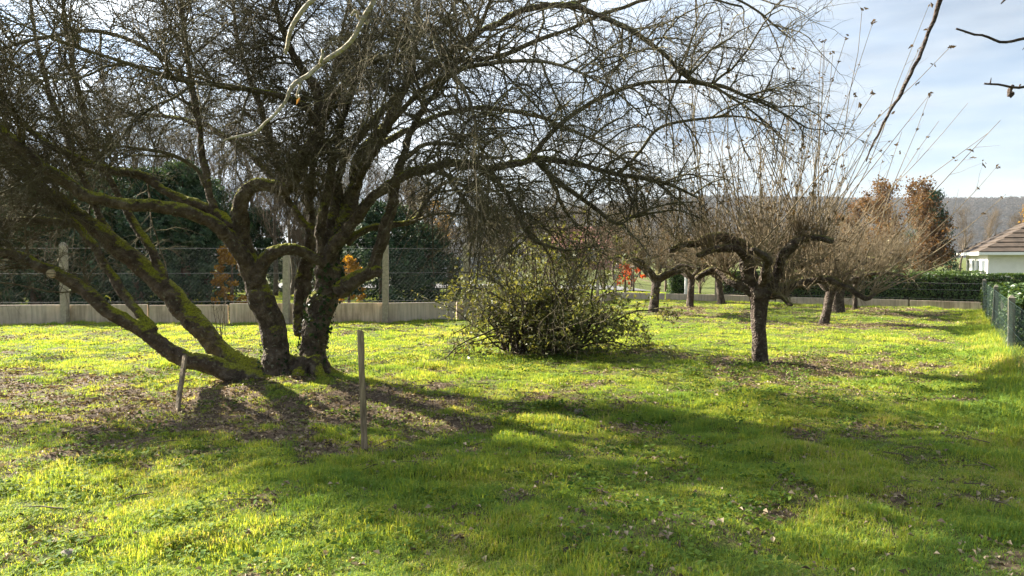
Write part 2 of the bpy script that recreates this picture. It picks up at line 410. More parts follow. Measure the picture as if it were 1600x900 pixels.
def ground_material():
    m, nt, N, Lk = mat_new("lawn_soil")
    out = N("ShaderNodeOutputMaterial"); pb = N("ShaderNodeBsdfPrincipled"); pb.inputs['Roughness'].default_value = 0.95
    pb.inputs['Specular IOR Level'].default_value = 0.1
    geo = N("ShaderNodeNewGeometry"); v = geo.outputs['Position']
    av = N("ShaderNodeAttribute"); av.attribute_name = "vary"
    n1 = noise(N, Lk, v, 22, 6, 0.7); rs = ramp(N, [(0.3, (0.032, 0.023, 0.015)), (0.55, (0.14, 0.10, 0.066)), (0.75, (0.28, 0.21, 0.14))]); Lk(n1.outputs[0], rs.inputs[0])
    n2 = noise(N, Lk, v, 38, 6, 0.75); rg = ramp(N, [(0.32, (0.035, 0.045, 0.012)), (0.55, (0.10, 0.12, 0.03)), (0.75, (0.22, 0.20, 0.08))]); Lk(n2.outputs[0], rg.inputs[0])
    n3 = noise(N, Lk, v, 9, 5, 0.7)
    f = math_n(N, Lk, 'ADD', av.outputs['Fac'], math_n(N, Lk, 'MULTIPLY', math_n(N, Lk, 'SUBTRACT', n3.outputs[0], 0.5), 1.6))
    rf = ramp(N, [(0.38, (0, 0, 0)), (0.62, (1, 1, 1))]); Lk(f, rf.inputs[0])
    Lk(mixc(N, Lk, rf.outputs[0], rg.outputs[0], rs.outputs[0]), pb.inputs['Base Color'])
    bp = N("ShaderNodeBump"); bp.inputs['Strength'].default_value = 0.7; bp.inputs['Distance'].default_value = 0.03
    Lk(n1.outputs[0], bp.inputs['Height']); Lk(bp.outputs[0], pb.inputs['Normal']); Lk(pb.outputs[0], out.inputs[0])
    return m
M_GROUND = ground_material()
M_ROAD = plain_material("asphalt", (0.10, 0.10, 0.10), (0.17, 0.17, 0.17), 8, 0.9, 0.2)
M_HILL = plain_material("wooded_hillside", (0.055, 0.045, 0.035), (0.10, 0.085, 0.06), 0.01, 1.0, 0)
M_HILLTREE = leaf_material("hill_wood", (0.024, 0.018, 0.014), (0.062, 0.046, 0.033), 0.1, 1.0, 0.01)

# ------------------------------------------------------------------ ground
TREE = gpt(470, 607)                     # foot of the old tree
ORCH = gpt(1187, 568)
orchard_feet = [gpt(1020, 490), gpt(1078, 480), gpt(1127, 473), gpt(1288, 507), gpt(1309, 489), gpt(1336, 484)]
SHRUB = gpt(850, 549)

def bare(x, y):
    """0 full grass .. 1 bare litter and soil"""
    e = 0.84 * np.exp(-(((x - TREE[0] + 1.9) / 5.0) ** 2 + ((y - 7.75) / 2.2) ** 2) ** 1.4)
    e = np.maximum(e, 0.40 * np.exp(-(((x - 0.3) / 2.4) ** 2 + ((y - 7.9) / 1.5) ** 2) ** 1.2))
    for f in [ORCH] + orchard_feet:
        e = np.maximum(e, 0.55 * np.exp(-(((x - f[0] - 0.6) / 2.6) ** 2 + ((y - f[1] + 0.4) / 1.3) ** 2) ** 1.5))
    e = np.maximum(e, 0.6 * np.exp(-(((x - 7.0) / 1.6) ** 2 + ((y - 9.0) / 1.3) ** 2)))
    n = fbm(x * 0.9 + 3, y * 0.9, 3, 4); n2 = fbm(x * 3.1, y * 3.1 + 9, 8, 3)
    return np.clip(e * 1.0 + (n - 0.49) * 1.25 + (n2 - 0.49) * 1.7, 0, 1)
def ground_z(x, y):
    z = (fbm(x * 0.8, y * 0.8, 21, 3) - 0.5) * 0.10 + (fbm(x * 3.3, y * 3.3, 31, 3) - 0.5) * 0.10
    z = z * np.exp(-np.maximum(0, y - 40) / 30)
    d = np.hypot(x - TREE[0], y - TREE[1]); z = z + 0.10 * np.exp(-(d / 1.1) ** 2)
    z = z - 1.2 * smooth(27, 45, y) * smooth(4, 14, x)      # the land falls away beyond the hedge
    return z

def stretch(a, b, step, far, grow=1.22):
    c = list(np.arange(a, b, step)); s = step
    while c[-1] < far: s *= grow; c.append(c[-1] + s)
    s = step
    while c[0] > -far: s *= grow; c.insert(0, c[0] - s)
    return np.array(c)
gx = stretch(-12, 14, 0.12, 4000); gy = stretch(2.0, 26, 0.12, 4000)
GX, GY = np.meshgrid(gx, gy)
g = Acc()
nx, ny = len(gx), len(gy)
q = (np.arange(ny - 1)[:, None] * nx + np.arange(nx - 1)[None, :]).ravel()
g.add(np.stack([GX, GY, ground_z(GX, GY)], -1), np.stack([q, q + 1, q + nx + 1, q + nx], -1), bare(GX, GY).ravel())
tag(g.obj("ground", M_GROUND), kind="structure")

# ------------------------------------------------------------------ instancing of scattered stuff (grass, hillside wood)
def scatter(name, pts, rot, scl, idx, templates, kind="stuff"):
    me = bpy.data.meshes.new(name)
    me.vertices.add(len(pts)); me.vertices.foreach_set("co", pts.astype(np.float32).ravel())
    a = me.attributes.new("rot", 'FLOAT_VECTOR', 'POINT'); a.data.foreach_set("vector", rot.astype(np.float32).ravel())
    a = me.attributes.new("scl", 'FLOAT_VECTOR', 'POINT'); a.data.foreach_set("vector", scl.astype(np.float32).ravel())
    a = me.attributes.new("idx", 'INT', 'POINT'); a.data.foreach_set("value", idx.astype(np.int32))
    o = link(name, me)
    coll = bpy.data.collections.new(name + "_pieces")
    for i, tm in enumerate(templates):
        coll.objects.link(bpy.data.objects.new("%s_piece_%02d" % (name, i), tm))
    ng = bpy.data.node_groups.new(name + "_nodes", 'GeometryNodeTree')
    ng.interface.new_socket("Geometry", in_out='INPUT', socket_type='NodeSocketGeometry')
    ng.interface.new_socket("Geometry", in_out='OUTPUT', socket_type='NodeSocketGeometry')
    gi = ng.nodes.new("NodeGroupInput"); go = ng.nodes.new("NodeGroupOutput")
    ci = ng.nodes.new("GeometryNodeCollectionInfo"); ci.inputs[0].default_value = coll
    ci.inputs['Separate Children'].default_value = True; ci.inputs['Reset Children'].default_value = True
    ip = ng.nodes.new("GeometryNodeInstanceOnPoints"); ip.inputs['Pick Instance'].default_value = True
    def attr(nm, ty):
        n = ng.nodes.new("GeometryNodeInputNamedAttribute"); n.data_type = ty; n.inputs[0].default_value = nm
        return n.outputs[0]
    K = ng.links.new
    K(gi.outputs[0], ip.inputs['Points']); K(ci.outputs[0], ip.inputs['Instance'])
    K(attr("idx", 'INT'), ip.inputs['Instance Index'])
    e2r = ng.nodes.new("FunctionNodeEulerToRotation"); K(attr("rot", 'FLOAT_VECTOR'), e2r.inputs[0]); K(e2r.outputs[0], ip.inputs['Rotation'])
    K(attr("scl", 'FLOAT_VECTOR'), ip.inputs['Scale']); K(ip.outputs[0], go.inputs[0])
    md = o.modifiers.new("scatter", 'NODES'); md.node_group = ng
    tag(o, kind=kind)
    return o

def tuft(rng, n, h, spread, w, lean=0.55):
    acc = Acc()
    r = spread * np.sqrt(rng.random(n)); th = rng.random(n) * 2 * np.pi
    p = np.stack([r * np.cos(th), r * np.sin(th), np.full(n, -0.012)], -1)
    hh = h * rng.uniform(0.45, 1.1, n); az = rng.random(n) * 2 * np.pi
    d = np.stack([np.cos(az), np.sin(az), np.zeros(n)], -1); s = np.stack([-np.sin(az), np.cos(az), np.zeros(n)], -1)
    ln = (rng.random(n) ** 1.5 * lean + 0.08)[:, None]; z = np.array([[0, 0, 1.0]])
    m1 = p + (d * ln * 0.35 + z * 0.55) * hh[:, None]; tip = p + (d * ln * 1.25 + z * (0.98 - 0.5 * ln)) * hh[:, None]
    ww = (w * rng.uniform(0.7, 1.2, n))[:, None]
    V = np.stack([p - s * ww / 2, p + s * ww / 2, m1 + s * ww * 0.42, m1 - s * ww * 0.42, tip], 1)
    b = np.arange(n)[:, None] * 5
    c = np.repeat(rng.random(n), 5)
    acc.add(V.reshape(-1, 3), [b + np.array([[0, 1, 2, 3]]), b + np.array([[3, 2, 4]])], c)
    return acc
rg = np.random.default_rng(11)
tufts = [tuft(rg, 30, 0.072, 0.060, 0.0046, 0.85).mesh("grass_tuft", M_GRASS) for _ in range(6)] + \
        [tuft(rg, 30, 0.052, 0.10, 0.009, 0.7).mesh("grass_tuft_wide", M_GRASS) for _ in range(4)]
def rosette(rng, n, spread, size):
    r_ = spread * np.sqrt(rng.random(n)); th_ = rng.random(n) * 6.283
    p_ = np.stack([r_ * np.cos(th_), r_ * np.sin(th_), rng.uniform(0.008, 0.045, n)], -1)
    a_ = Acc(); v_, f_ = leaf_quads(p_, rng.normal(0, 0.35, (n, 3)) + [0, 0, 1], rng.uniform(size * 0.6, size * 1.2, n), rng, 0.8, 0.25)
    a_.add(v_, f_, np.repeat(rng.random(n), 4)); return a_
M_CLOVER = leaf_material("clover_leaf", (0.05, 0.105, 0.02), (0.16, 0.24, 0.045), 0.35, 0.7, 3, 0.05)
tufts += [rosette(rg, 26, 0.10, 0.030).mesh("clover_patch", M_CLOVER) for _ in range(3)]
def lawn_points():
    P, S, I = [], [], []
    for (y0, y1, dens, wide) in ((2.6, 5.6, 760, 0), (5.6, 8, 480, 0), (8, 11, 300, 0), (11, 17, 150, 1), (17, 34, 75, 1)):
        half0 = 0.78 * y1 + 1.6
        n = int((y1 - y0) * 2 * half0 * dens)
        x = rg.uniform(-half0, half0, n); y = rg.uniform(y0, y1, n)
        b = bare(x, y)
        keep = rg.random(n) < np.clip(1.08 - 1.20 * b, 0.14, 1)
        keep &= np.abs(x) < 0.78 * y + 1.6
        x, y, b = x[keep], y[keep], b[keep]
        cl = fbm(x * 1.6, y * 1.6, 77, 3); fine = fbm(x * 5, y * 5, 91, 2)
        s = (0.22 + 1.5 * np.clip(cl - 0.22, 0, 1) + 1.1 * (fine - 0.5)) * (1 - 0.55 * b) * rg.uniform(0.75, 1.25, len(x))
        s *= 1.15 if not wide else 1.0
        s = np.clip(s, 0.42, 1.9)
        P.append(np.stack([x, y, ground_z(x, y)], -1)); S.append(np.stack([0.75 + 0.35 * s, 0.75 + 0.35 * s, s], -1))
        I.append(rg.integers(6, 10, len(x)) if wide else rg.integers(0, 6, len(x)))
    return np.concatenate(P), np.concatenate(S), np.concatenate(I)
gp, gs, gi_ = lawn_points()
# longer grass at the foot of the wire fence
FA, FB = gpt(1538, 490), np.array([7.9, 11.6, 0])
FDIR = nrm((FB - FA)[None])[0]; FN = np.array([FDIR[1], -FDIR[0], 0])
if FN[0] > 0: FN = -FN
u = rg.random(2600) * 17; off = np.abs(rg.normal(0, 0.35, 2600)) - 0.1
fx = FA[0] + FDIR[0] * u + FN[0] * off; fy = FA[1] + FDIR[1] * u + FN[1] * off
sz = rg.uniform(1.5, 4.0, 2600) * np.exp(-np.abs(off) * 1.3)
gp = np.vstack([gp, np.stack([fx, fy, ground_z(fx, fy)], -1)]); gs = np.vstack([gs, np.stack([1 + sz * 0.3, 1 + sz * 0.3, sz], -1)])
gi_ = np.concatenate([gi_, rg.integers(0, 6, 2600)])
# rank grass along the foot of the walls
for (ax_, ay_), (bx_, by_), m_ in (((-520, 513), (105, 507), 420), ((105, 507), (603, 503.5), 420), ((603, 503.5), (800, 497), 160), ((1120, 471), (1540, 485), 420)):
    a_, b_ = gpt(ax_, ay_), gpt(bx_, by_); t_ = rg.random(m_)[:, None]; p_ = a_ + (b_ - a_) * t_; p_[:, 1] -= 0.16 + np.abs(rg.normal(0, 0.10, m_)); p_[:, 2] = ground_z(p_[:, 0], p_[:, 1])
    z_ = rg.uniform(0.8, 2.6, m_) * (0.4 + fbm(p_[:, 0] * 1.3, p_[:, 1] * 0 + 4, 19, 2)); gp = np.vstack([gp, p_]); gs = np.vstack([gs, np.stack([1.1 + 0 * z_, 1.1 + 0 * z_, z_], -1)]); gi_ = np.concatenate([gi_, rg.integers(6, 10, m_)])
nc_ = 4000; cx, cy = rg.uniform(-9, 9, nc_), rg.uniform(2.7, 13, nc_); kc = fbm(cx * 0.7 + 11, cy * 0.7, 55, 3) + 0.15 * rg.random(nc_) > 0.60
cx, cy = cx[kc], cy[kc]; gp = np.vstack([gp, np.stack([cx, cy, ground_z(cx, cy)], -1)]); gs = np.vstack([gs, rg.uniform(0.8, 1.4, len(cx))[:, None] * np.ones((1, 3))]); gi_ = np.concatenate([gi_, rg.integers(10, 13, len(cx))])
grass_rot = np.stack([rg.normal(0, 0.12, len(gp)), rg.normal(0, 0.12, len(gp)), rg.random(len(gp)) * 6.283], -1)
o = scatter("grass", gp, grass_rot, gs, gi_, tufts)
tag(o, "short tufted green lawn grass with bare brown patches", "grass")
print("grass tufts", len(gp))

# fallen leaves
def litter():
    acc = Acc(); P = []
    n = 900000
    x = rg.uniform(-13, 12, n); y = rg.uniform(3, 24, n); b = bare(x, y)
    k = (rg.random(n) < np.clip(b - 0.15, 0, 1) * 0.46) | (rg.random(n) < 0.003); x, y = x[k], y[k]
    m = len(x); pos = np.stack([x, y, ground_z(x, y) + rg.uniform(0.006, 0.03, m)], -1)
    nor = np.stack([rg.normal(0, 0.45, m), rg.normal(0, 0.45, m), np.ones(m)], -1)
    V, F = leaf_quads(pos, nor, 0.014 + 0.042 * rg.random(m) ** 1.6, rg, 0.65, 0.6)
    acc.add(V, F, np.repeat(rg.random(m), 4)); print("litter", m)
    return acc
o = litter().obj("fallen_leaves", M_DRY, shade=False); tag(o, "brown withered leaves strewn over the lawn and bare soil", "leaves", kind="stuff")

# broken twigs lying in the litter
x, y = rg.uniform(-8, 9, 6000), rg.uniform(4.5, 14, 6000); k = rg.random(6000) < bare(x, y) * 0.45; x, y = x[k], y[k]; m = len(x)
az = rg.random(m) * 6.283; ln = rg.uniform(0.05, 0.35, m); c_ = np.stack([x, y, ground_z(x, y) + 0.018], -1); d_ = np.stack([np.cos(az), np.sin(az), rg.normal(0, 0.06, m)], -1)
TW = np.stack([c_ - d_ * ln[:, None] / 2, c_ + np.stack([0 * x, 0 * x, 0.012 + 0 * x], -1), c_ + d_ * ln[:, None] / 2 + rg.normal(0, 0.015, (m, 3)) * [1, 1, 0.2]], 1)
ac = Acc(); ac.add(*tubes(TW, rg.uniform(0.002, 0.006, m)[:, None] * np.array([[1, 0.9, 0.5]]), 4)); tag(ac.obj("fallen_twigs", M_FAR), "thin broken twigs scattered over the bare patches of lawn", "twigs", kind="stuff")

# ------------------------------------------------------------------ the old leaning apple tree
rt = np.random.default_rng(5)
# each limb: (photo x, photo y, depth, width in photo pixels)
LIMBS = {
 "lean_low": [(455, 612, 9.15, 66), (415, 602, 9.1, 60), (350, 582, 9.0, 48), (270, 548, 8.85, 34), (215, 512, 8.75, 31), (150, 468, 8.65, 28), (98, 432, 8.6, 27), (45, 405, 8.5, 24), (0, 394, 8.4, 22), (-80, 372, 8.3, 15), (-130, 340, 8.2, 9)],
 "lean_high": [(465, 614, 9.2, 76), (415, 592, 9.2, 64), (352, 556, 9.25, 54), (305, 503, 9.3, 50), (262, 455, 9.35, 46), (215, 410, 9.4, 42), (165, 372, 9.4, 38), (120, 330, 9.4, 30), (75, 296, 9.4, 25), (10, 255, 9.3, 20), (-60, 200, 9.2, 12), (-110, 130, 9.1, 7)],
 "strut": [(243, 522, 8.8, 22), (220, 492, 8.85, 20), (168, 424, 9.0, 18), (112, 345, 9.05, 17), (66, 298, 9.0, 15), (20, 225, 8.9, 12), (-40, 120, 8.7, 9), (-80, 10, 8.5, 6)],
 "rise_a": [(190, 392, 9.4, 20), (160, 345, 9.5, 16), (128, 270, 9.6, 14), (95, 190, 9.7, 12), (60, 80, 9.8, 9), (45, -20, 9.9, 6)],
 "rise_b": [(262, 440, 9.3, 18), (238, 395, 9.4, 17), (202, 335, 9.6, 15), (175, 285, 9.7, 14), (142, 215, 9.8, 12), (120, 130, 9.9, 10), (100, 30, 10, 7), (95, -50, 10, 5)],
 "lift": [(130, 350, 9.4, 16), (70, 345, 9.3, 15), (0, 345, 9.2, 14), (-90, 330, 9, 10)],
 "moss_low": [(408, 440, 9.1, 34), (388, 412, 9.0, 34), (362, 380, 8.9, 31), (322, 346, 8.75, 29), (268, 322, 8.6, 27), (205, 321, 8.5, 25), (148, 308, 8.4, 25), (100, 285, 8.3, 27), (62, 258, 8.2, 24), (20, 214, 8.1, 20), (-40, 165, 8.0, 12), (-90, 110, 7.9, 7)],
 "moss_high": [(372, 352, 9.0, 26), (345, 336, 9.05, 24), (305, 316, 9.1, 22), (268, 300, 9.15, 20), (232, 281, 9.2, 19), (168, 262, 9.2, 18), (125, 250, 9.2, 16), (78, 226, 9.2, 13), (20, 180, 9.2, 10), (-60, 90, 9.2, 6)],
 "upright": [(338, 335, 9.05, 15), (328, 302, 9.1, 14), (314, 220, 9.2, 13), (298, 133, 9.3, 12), (288, 40, 9.4, 9), (280, -60, 9.5, 6)],
 "curl": [(322, 290, 9.1, 9), (305, 262, 9.1, 8), (267, 243, 9.0, 8), (225, 234, 8.9, 7), (173, 228, 8.8, 5), (120, 235, 8.7, 4)],
 "left_trunk": [(452, 622, 9.25, 84), (442, 598, 9.25, 64), (430, 545, 9.25, 56), (415, 485, 9.2, 52), (396, 432, 9.15, 46), (380, 385, 9.1, 40), (373, 345, 9.0, 33), (378, 313, 8.95, 30), (400, 294, 8.9, 29), (428, 291, 8.85, 28), (446, 296, 8.85, 26), (468, 262, 8.8, 28), (488, 226, 8.75, 27), (500, 192, 8.7, 24), (492, 140, 8.6, 20), (470, 105, 8.5, 16), (440, 40, 8.3, 12), (420, -40, 8.1, 8)],
 "left_over": [(500, 195, 8.7, 16), (470, 160, 8.4, 14), (400, 140, 8.0, 12), (310, 130, 7.5, 10), (200, 100, 7.0, 8), (80, 60, 6.5, 6)],
 "arch": [(404, 428, 9.1, 30), (416, 406, 9.05, 27), (432, 394, 9.0, 25), (455, 391, 9.0, 25), (482, 402, 9.1, 24), (505, 410, 9.2, 22)],
 "right_trunk": [(490, 622, 9.4, 96), (487, 597, 9.4, 68), (489, 550, 9.4, 58), (498, 502, 9.4, 56), (512, 460, 9.4, 58), (518, 425, 9.4, 58), (520, 395, 9.4, 46), (540, 345, 9.5, 36), (552, 295, 9.6, 30), (570, 240, 9.8, 24), (610, 180, 10, 18), (640, 110, 10.2, 14), (655, 20, 10.4, 9), (650, -60, 10.5, 6)],
 "stem_mid": [(505, 425, 9.3, 26), (500, 380, 9.25, 22), (503, 335, 9.2, 20), (512, 290, 9.2, 19), (522, 250, 9.2, 17), (535, 190, 9.1, 14), (560, 110, 9.0, 12), (580, 20, 8.9, 9), (590, -50, 8.8, 6)],
 "stem_mid_b": [(515, 420, 9.35, 24), (518, 370, 9.4, 22), (522, 320, 9.5, 20), (535, 270, 9.6, 17), (560, 220, 9.6, 15), (610, 160, 9.4, 14), (690, 90, 9.0, 14), (760, 45, 8.8, 13), (830, 12, 8.6, 13), (890, 8, 8.5, 12), (940, 25, 8.4, 12), (990, 52, 8.3, 11), (1035, 84, 8.3, 10), (1077, 123, 8.3, 9), (1135, 138, 8.3, 8), (1200, 165, 8.3, 5), (1260, 200, 8.3, 3)],
 "reach_right": [(507, 412, 9.3, 28), (522, 385, 9.2, 27), (540, 360, 9.15, 25), (565, 330, 9.1, 23), (598, 296, 9.05, 22), (640, 270, 9.0, 20), (700, 258, 8.95, 18), (770, 262, 8.9, 16), (840, 250, 8.9, 14), (900, 257, 8.9, 12), (970, 272, 8.9, 10), (1035, 284, 8.9, 8), (1090, 308, 8.9, 5)],
 "fork_right": [(820, 255, 8.9, 11), (850, 222, 8.85, 11), (884, 188, 8.8, 10), (935, 157, 8.75, 9), (1000, 133, 8.7, 8), (1055, 128, 8.65, 7), (1115, 138, 8.6, 6), (1180, 178, 8.5, 4), (1225, 220, 8.4, 3)],
 "fork_low": [(968, 271, 8.9, 7), (1000, 236, 8.95, 7), (1030, 201, 9.0, 7), (1085, 187, 9.0, 6), (1155, 182, 9.0, 4), (1205, 198, 9.0, 3)],
 "droop_right": [(840, 252, 8.9, 11), (875, 285, 8.7, 11), (905, 306, 8.6, 10), (940, 332, 8.5, 9), (967, 350, 8.4, 8), (992, 336, 8.3, 6), (1045, 318, 8.2, 4), (1090, 316, 8.1, 3)],
 "droop_mid": [(765, 262, 8.9, 12), (790, 300, 8.6, 11), (812, 340, 8.4, 10), (835, 375, 8.2, 8), (880, 390, 8.0, 5), (930, 385, 7.9, 3)],
 "elbow": [(528, 458, 9.35, 38), (553, 438, 9.3, 33), (580, 422, 9.25, 30), (592, 392, 9.2, 27), (602, 350, 9.15, 24), (614, 304, 9.1, 20), (628, 250, 9.0, 17), (650, 190, 8.9, 14), (700, 120, 8.7, 11), (750, 40, 8.5, 8), (780, -40, 8.3, 5)],
 "low_right": [(542, 378, 9.5, 15), (570, 357, 9.6, 14), (604, 350, 9.7, 13), (646, 343, 9.8, 11), (668, 312, 9.9, 9), (700, 285, 10, 7), (750, 300, 10.1, 5), (800, 350, 10.2, 3)],
 "back_stem": [(470, 520, 9.6, 22), (463, 480, 9.65, 20), (470, 425, 9.7, 18), (484, 372, 9.75, 17), (468, 338, 9.8, 15), (446, 305, 9.85, 14), (430, 240, 9.9, 12), (400, 150, 10, 10), (370, 50, 10.1, 7), (360, -40, 10.2, 5)],
 "back_stem_b": [(478, 510, 9.7, 20), (480, 450, 9.75, 17), (490, 380, 9.8, 15), (488, 300, 9.9, 14), (495, 220, 10, 11), (520, 120, 10.3, 8), (545, 0, 10.6, 5)],
 "over_front": [(552, 300, 9.5, 14), (600, 215, 8.8, 13), (650, 150, 8.0, 12), (720, 110, 7.4, 10), (800, 97, 6.9, 9), (867, 100, 6.6, 7), (950, 135, 6.3, 5), (1010, 185, 6.1, 3)],
 "over_front_b": [(500, 195, 8.7, 14), (540, 130, 8.1, 13), (600, 90, 7.4, 11), (680, 95, 6.8, 9), (730, 150, 6.5, 7), (750, 230, 6.3, 4)],
 "over_left": [(298, 133, 9.3, 10), (240, 80, 8.8, 9), (160, 50, 8.2, 8), (60, 60, 7.6, 7), (-60, 100, 7.0, 5)],
 "over_back": [(570, 240, 9.8, 14), (640, 200, 10.4, 12), (730, 170, 11, 10), (830, 180, 11.5, 8), (930, 220, 12, 6), (1000, 270, 12.3, 4)],
 "over_back_b": [(446, 305, 9.85, 12), (380, 230, 10.5, 11), (300, 190, 11.2, 9), (200, 180, 11.8, 7), (90, 200, 12.2, 5)],
 "hang": [(640, 270, 9.0, 10), (680, 262, 8.4, 9), (710, 290, 8.0, 8), (735, 330, 7.8, 6), (760, 365, 7.6, 3)],
 "hang_c": [(850, 252, 8.9, 9), (868, 295, 9.2, 8), (890, 340, 9.5, 6), (930, 368, 9.7, 3)],
 "hang_d": [(628, 250, 9.0, 10), (670, 225, 8.5, 9), (720, 230, 8.0, 8), (765, 275, 7.7, 6), (795, 330, 7.5, 3)],
 "top_right": [(690, 90, 9.0, 11), (760, 90, 9.3, 10), (850, 60, 9.6, 9), (950, 20, 9.8, 8), (1060, -10, 10, 6), (1160, 10, 10.1, 4)],
 "top_right_b": [(890, 8, 8.5, 8), (980, -20, 8.6, 8), (1080, -30, 8.7, 7), (1170, 10, 8.7, 5), (1235, 60, 8.7, 3)],
}
foot = at(470, 607, 9.3); foot[2] = 0
old_tree = empty("old_apple_tree", foot)
tag(old_tree, "old mossy many-stemmed tree with leaning trunks and a dense bare twiggy crown", "tree")
thick, thin = Acc(), Acc()
limb_pts = []
VOX_R = 0.030
for nm, spec in LIMBS.items():
    p3 = np.array([np.append(at(x, y, Y), w * (0.345 if nm.startswith('lean') else 0.375) * Y / FPX) for x, y, Y, w in spec])
    length = np.linalg.norm(np.diff(p3[:, :3], axis=0), axis=1).sum()
    s = spline(p3, max(16, int(length / 0.05)))
    wob = np.stack([fbm(np.arange(len(s)) * 0.11 + 7 * j, np.full(len(s), len(nm) * 3.1), 40 + j, 3) - 0.5 for j in range(3)], -1)
    wob2 = np.stack([fbm(np.arange(len(s)) * 0.32 + 3 * j, np.full(len(s), len(nm) * 1.7 + spec[0][0]), 44 + j, 2) - 0.5 for j in range(3)], -1)
    s[:, :3] += wob * np.minimum(s[:, 3:4] * 1.7, 0.10) + wob2 * np.minimum(s[:, 3:4] * 0.7, 0.045)
    s[:, 3] *= 0.84 + 0.32 * fbm(np.arange(len(s)) * 0.24, np.full(len(s), spec[1][1] * 0.37), 47, 2)
    s[:, 3] = np.maximum(s[:, 3], 0.004)
    low = s[0, 2] < 0.4
    if low: s[0, 2] = min(s[0, 2], -0.12)
    big = s[:, 3] > VOX_R
    nb = len(s) if big.all() else int(np.argmin(big))
    if nb > 4:
        gnarl_tube(thick, s[:nb, :3] - foot, s[:nb, 3], rt, 16, 0.16)
    if nb < len(s):
        st = max(0, nb - 3)
        gnarl_tube(thin, s[st:, :3] - foot, s[st:, 3], rt, 8, 0.15)
    limb_pts.append((s[:, :3] - foot, s[:, 3], length))
# root flares
for a, ln in ((0.2, 0.55), (1.5, 0.5), (2.7, 0.6), (3.6, 0.5), (4.5, 0.55), (5.5, 0.6)):
    c0 = at(482, 600, 9.35) - foot
    pts = np.array([np.append(c0 + np.array([math.cos(a) * r, math.sin(a) * r, z]), w) for r, z, w in ((0.12, 0.34, 0.10), (0.26, 0.13, 0.085), (0.26 + ln * 0.5, 0.03, 0.055), (0.26 + ln, -0.06, 0.03))])
    s = spline(pts, 14); gnarl_tube(thick, s[:, :3], s[:, 3], rt, 10, 0.15)
# cut stubs on the low limb
for (x, y, Y, dx, dz, r) in ((92, 428, 8.58, -0.02, 0.03, 0.056), (590, 424, 9.24, 0.06, -0.02, 0.07)):
    c0 = at(x, y, Y) - foot
    pts = np.array([np.append(c0 + np.array([dx, -1.0, dz]) * q_, r * (1 - 0.1 * q_)) for q_ in np.linspace(0, 0.13, 6)])
    gnarl_tube(thick, pts[:, :3], pts[:, 3], rt, 12, 0.06)
trunk = thick.obj("trunk", M_BARK, old_tree)
rm = trunk.modifiers.new("union", 'REMESH'); rm.mode = 'VOXEL'; rm.voxel_size = 0.013; rm.use_smooth_shade = True
smm = trunk.modifiers.new("soften", 'SMOOTH'); smm.factor = 0.5; smm.iterations = 2
for nm_, sc_t, st_ in (('bark_lumps', 0.16, 0.022), ('bark_cracks', 0.045, 0.022)):
    tx = bpy.data.textures.new(nm_, 'CLOUDS'); tx.noise_scale = sc_t; tx.noise_depth = 3
    dm = trunk.modifiers.new(nm_, 'DISPLACE'); dm.texture = tx; dm.texture_coords = 'LOCAL'; dm.strength = st_; dm.mid_level = 0.5
for (x, y, Y, dx, dz, r) in ((92, 428, 8.58, -0.02, 0.03, 0.050),):
    c0 = at(x, y, Y) - foot + np.array([dx, -1.0, dz]) * 0.15
    a_ = np.linspace(0, 2 * np.pi, 14, endpoint=False); n_ = nrm(np.array([[dx, -1.0, dz]]))[0]
    e1 = nrm(np.cross(n_, [0, 0, 1.0])[None])[0]; e2 = np.cross(n_, e1); ac = Acc()
    ring = np.array([c0 + (e1 * math.cos(t) + e2 * math.sin(t)) * r for t in a_])
    ac.add(np.vstack([ring - n_ * 0.03, ring + n_ * 0.006, [c0 + n_ * 0.008]]),
           [np.array([[i, (i + 1) % 14, 14 + (i + 1) % 14, 14 + i] for i in range(14)]), np.array([[28, 14 + i, 14 + (i + 1) % 14] for i in range(14)])])
    ac.obj("cut_face", M_CUT, old_tree, shade=False)
# crown: three orders of branches
K0 = 20
LP = np.array([np.stack([np.interp(np.linspace(0, 1, K0), np.linspace(0, 1, len(p)), p[:, c]) for c in range(3)], -1) for p, r, l in limb_pts])
LR = np.array([np.interp(np.linspace(0, 1, K0), np.linspace(0, 1, len(r)), r) for p, r, l in limb_pts])
LL = np.array([l for _, _, l in limb_pts])
names = list(LIMBS)
tmn = np.array([0.55 if n in ("left_trunk", "right_trunk", "lean_low", "lean_high", "moss_low", "elbow") else 0.3 for n in names])
P1s, R1s = [], []
for i in range(len(names)):
    if names[i] == "arch": continue
    sparse = names[i] in ("fork_right", "fork_low", "top_right", "top_right_b", "droop_right")
    P1_, R1_ = branch_out(LP[i:i + 1], LR[i:i + 1], rt, LL[i] * (5.0 if sparse else 6.5 if names[i].startswith(('hang', 'droop_mid')) else 7.2), (0.5, 1.7), (35, 80), 9, (0.009, 0.018), up=0.35, droop=0.95 if names[i].startswith(('hang', 'droop', 'reach')) else 0.55, wob=0.17, tmin=tmn[i])
    P1s.append(P1_); R1s.append(R1_)
P1, R1 = np.concatenate(P1s), np.concatenate(R1s)
in_view = (P1[:, 5, 2] + foot[2] - EYE) < 0.335 * (P1[:, 5, 1] + foot[1])      # shoots above the view thinned out so less shade falls on the lawn
keep_ = in_view | (rt.random(len(P1)) < 0.5); P1, R1 = P1[keep_], R1[keep_]
thin_side = np.clip(1.10 - 0.22 * np.maximum(0, (P1[:, 4, 0] + foot[0]) + 1.2), 0.48, 1.10) * np.where(P1[:, 4, 0] + foot[0] < -5.2, 0.7, 1.0) * np.where((P1[:, 4, 0] + foot[0] > -5.2) & (P1[:, 4, 0] + foot[0] < -1.3) & (P1[:, 4, 2] > 2.5), 1.7, 1.0)      # the crown thins out towards the orchard
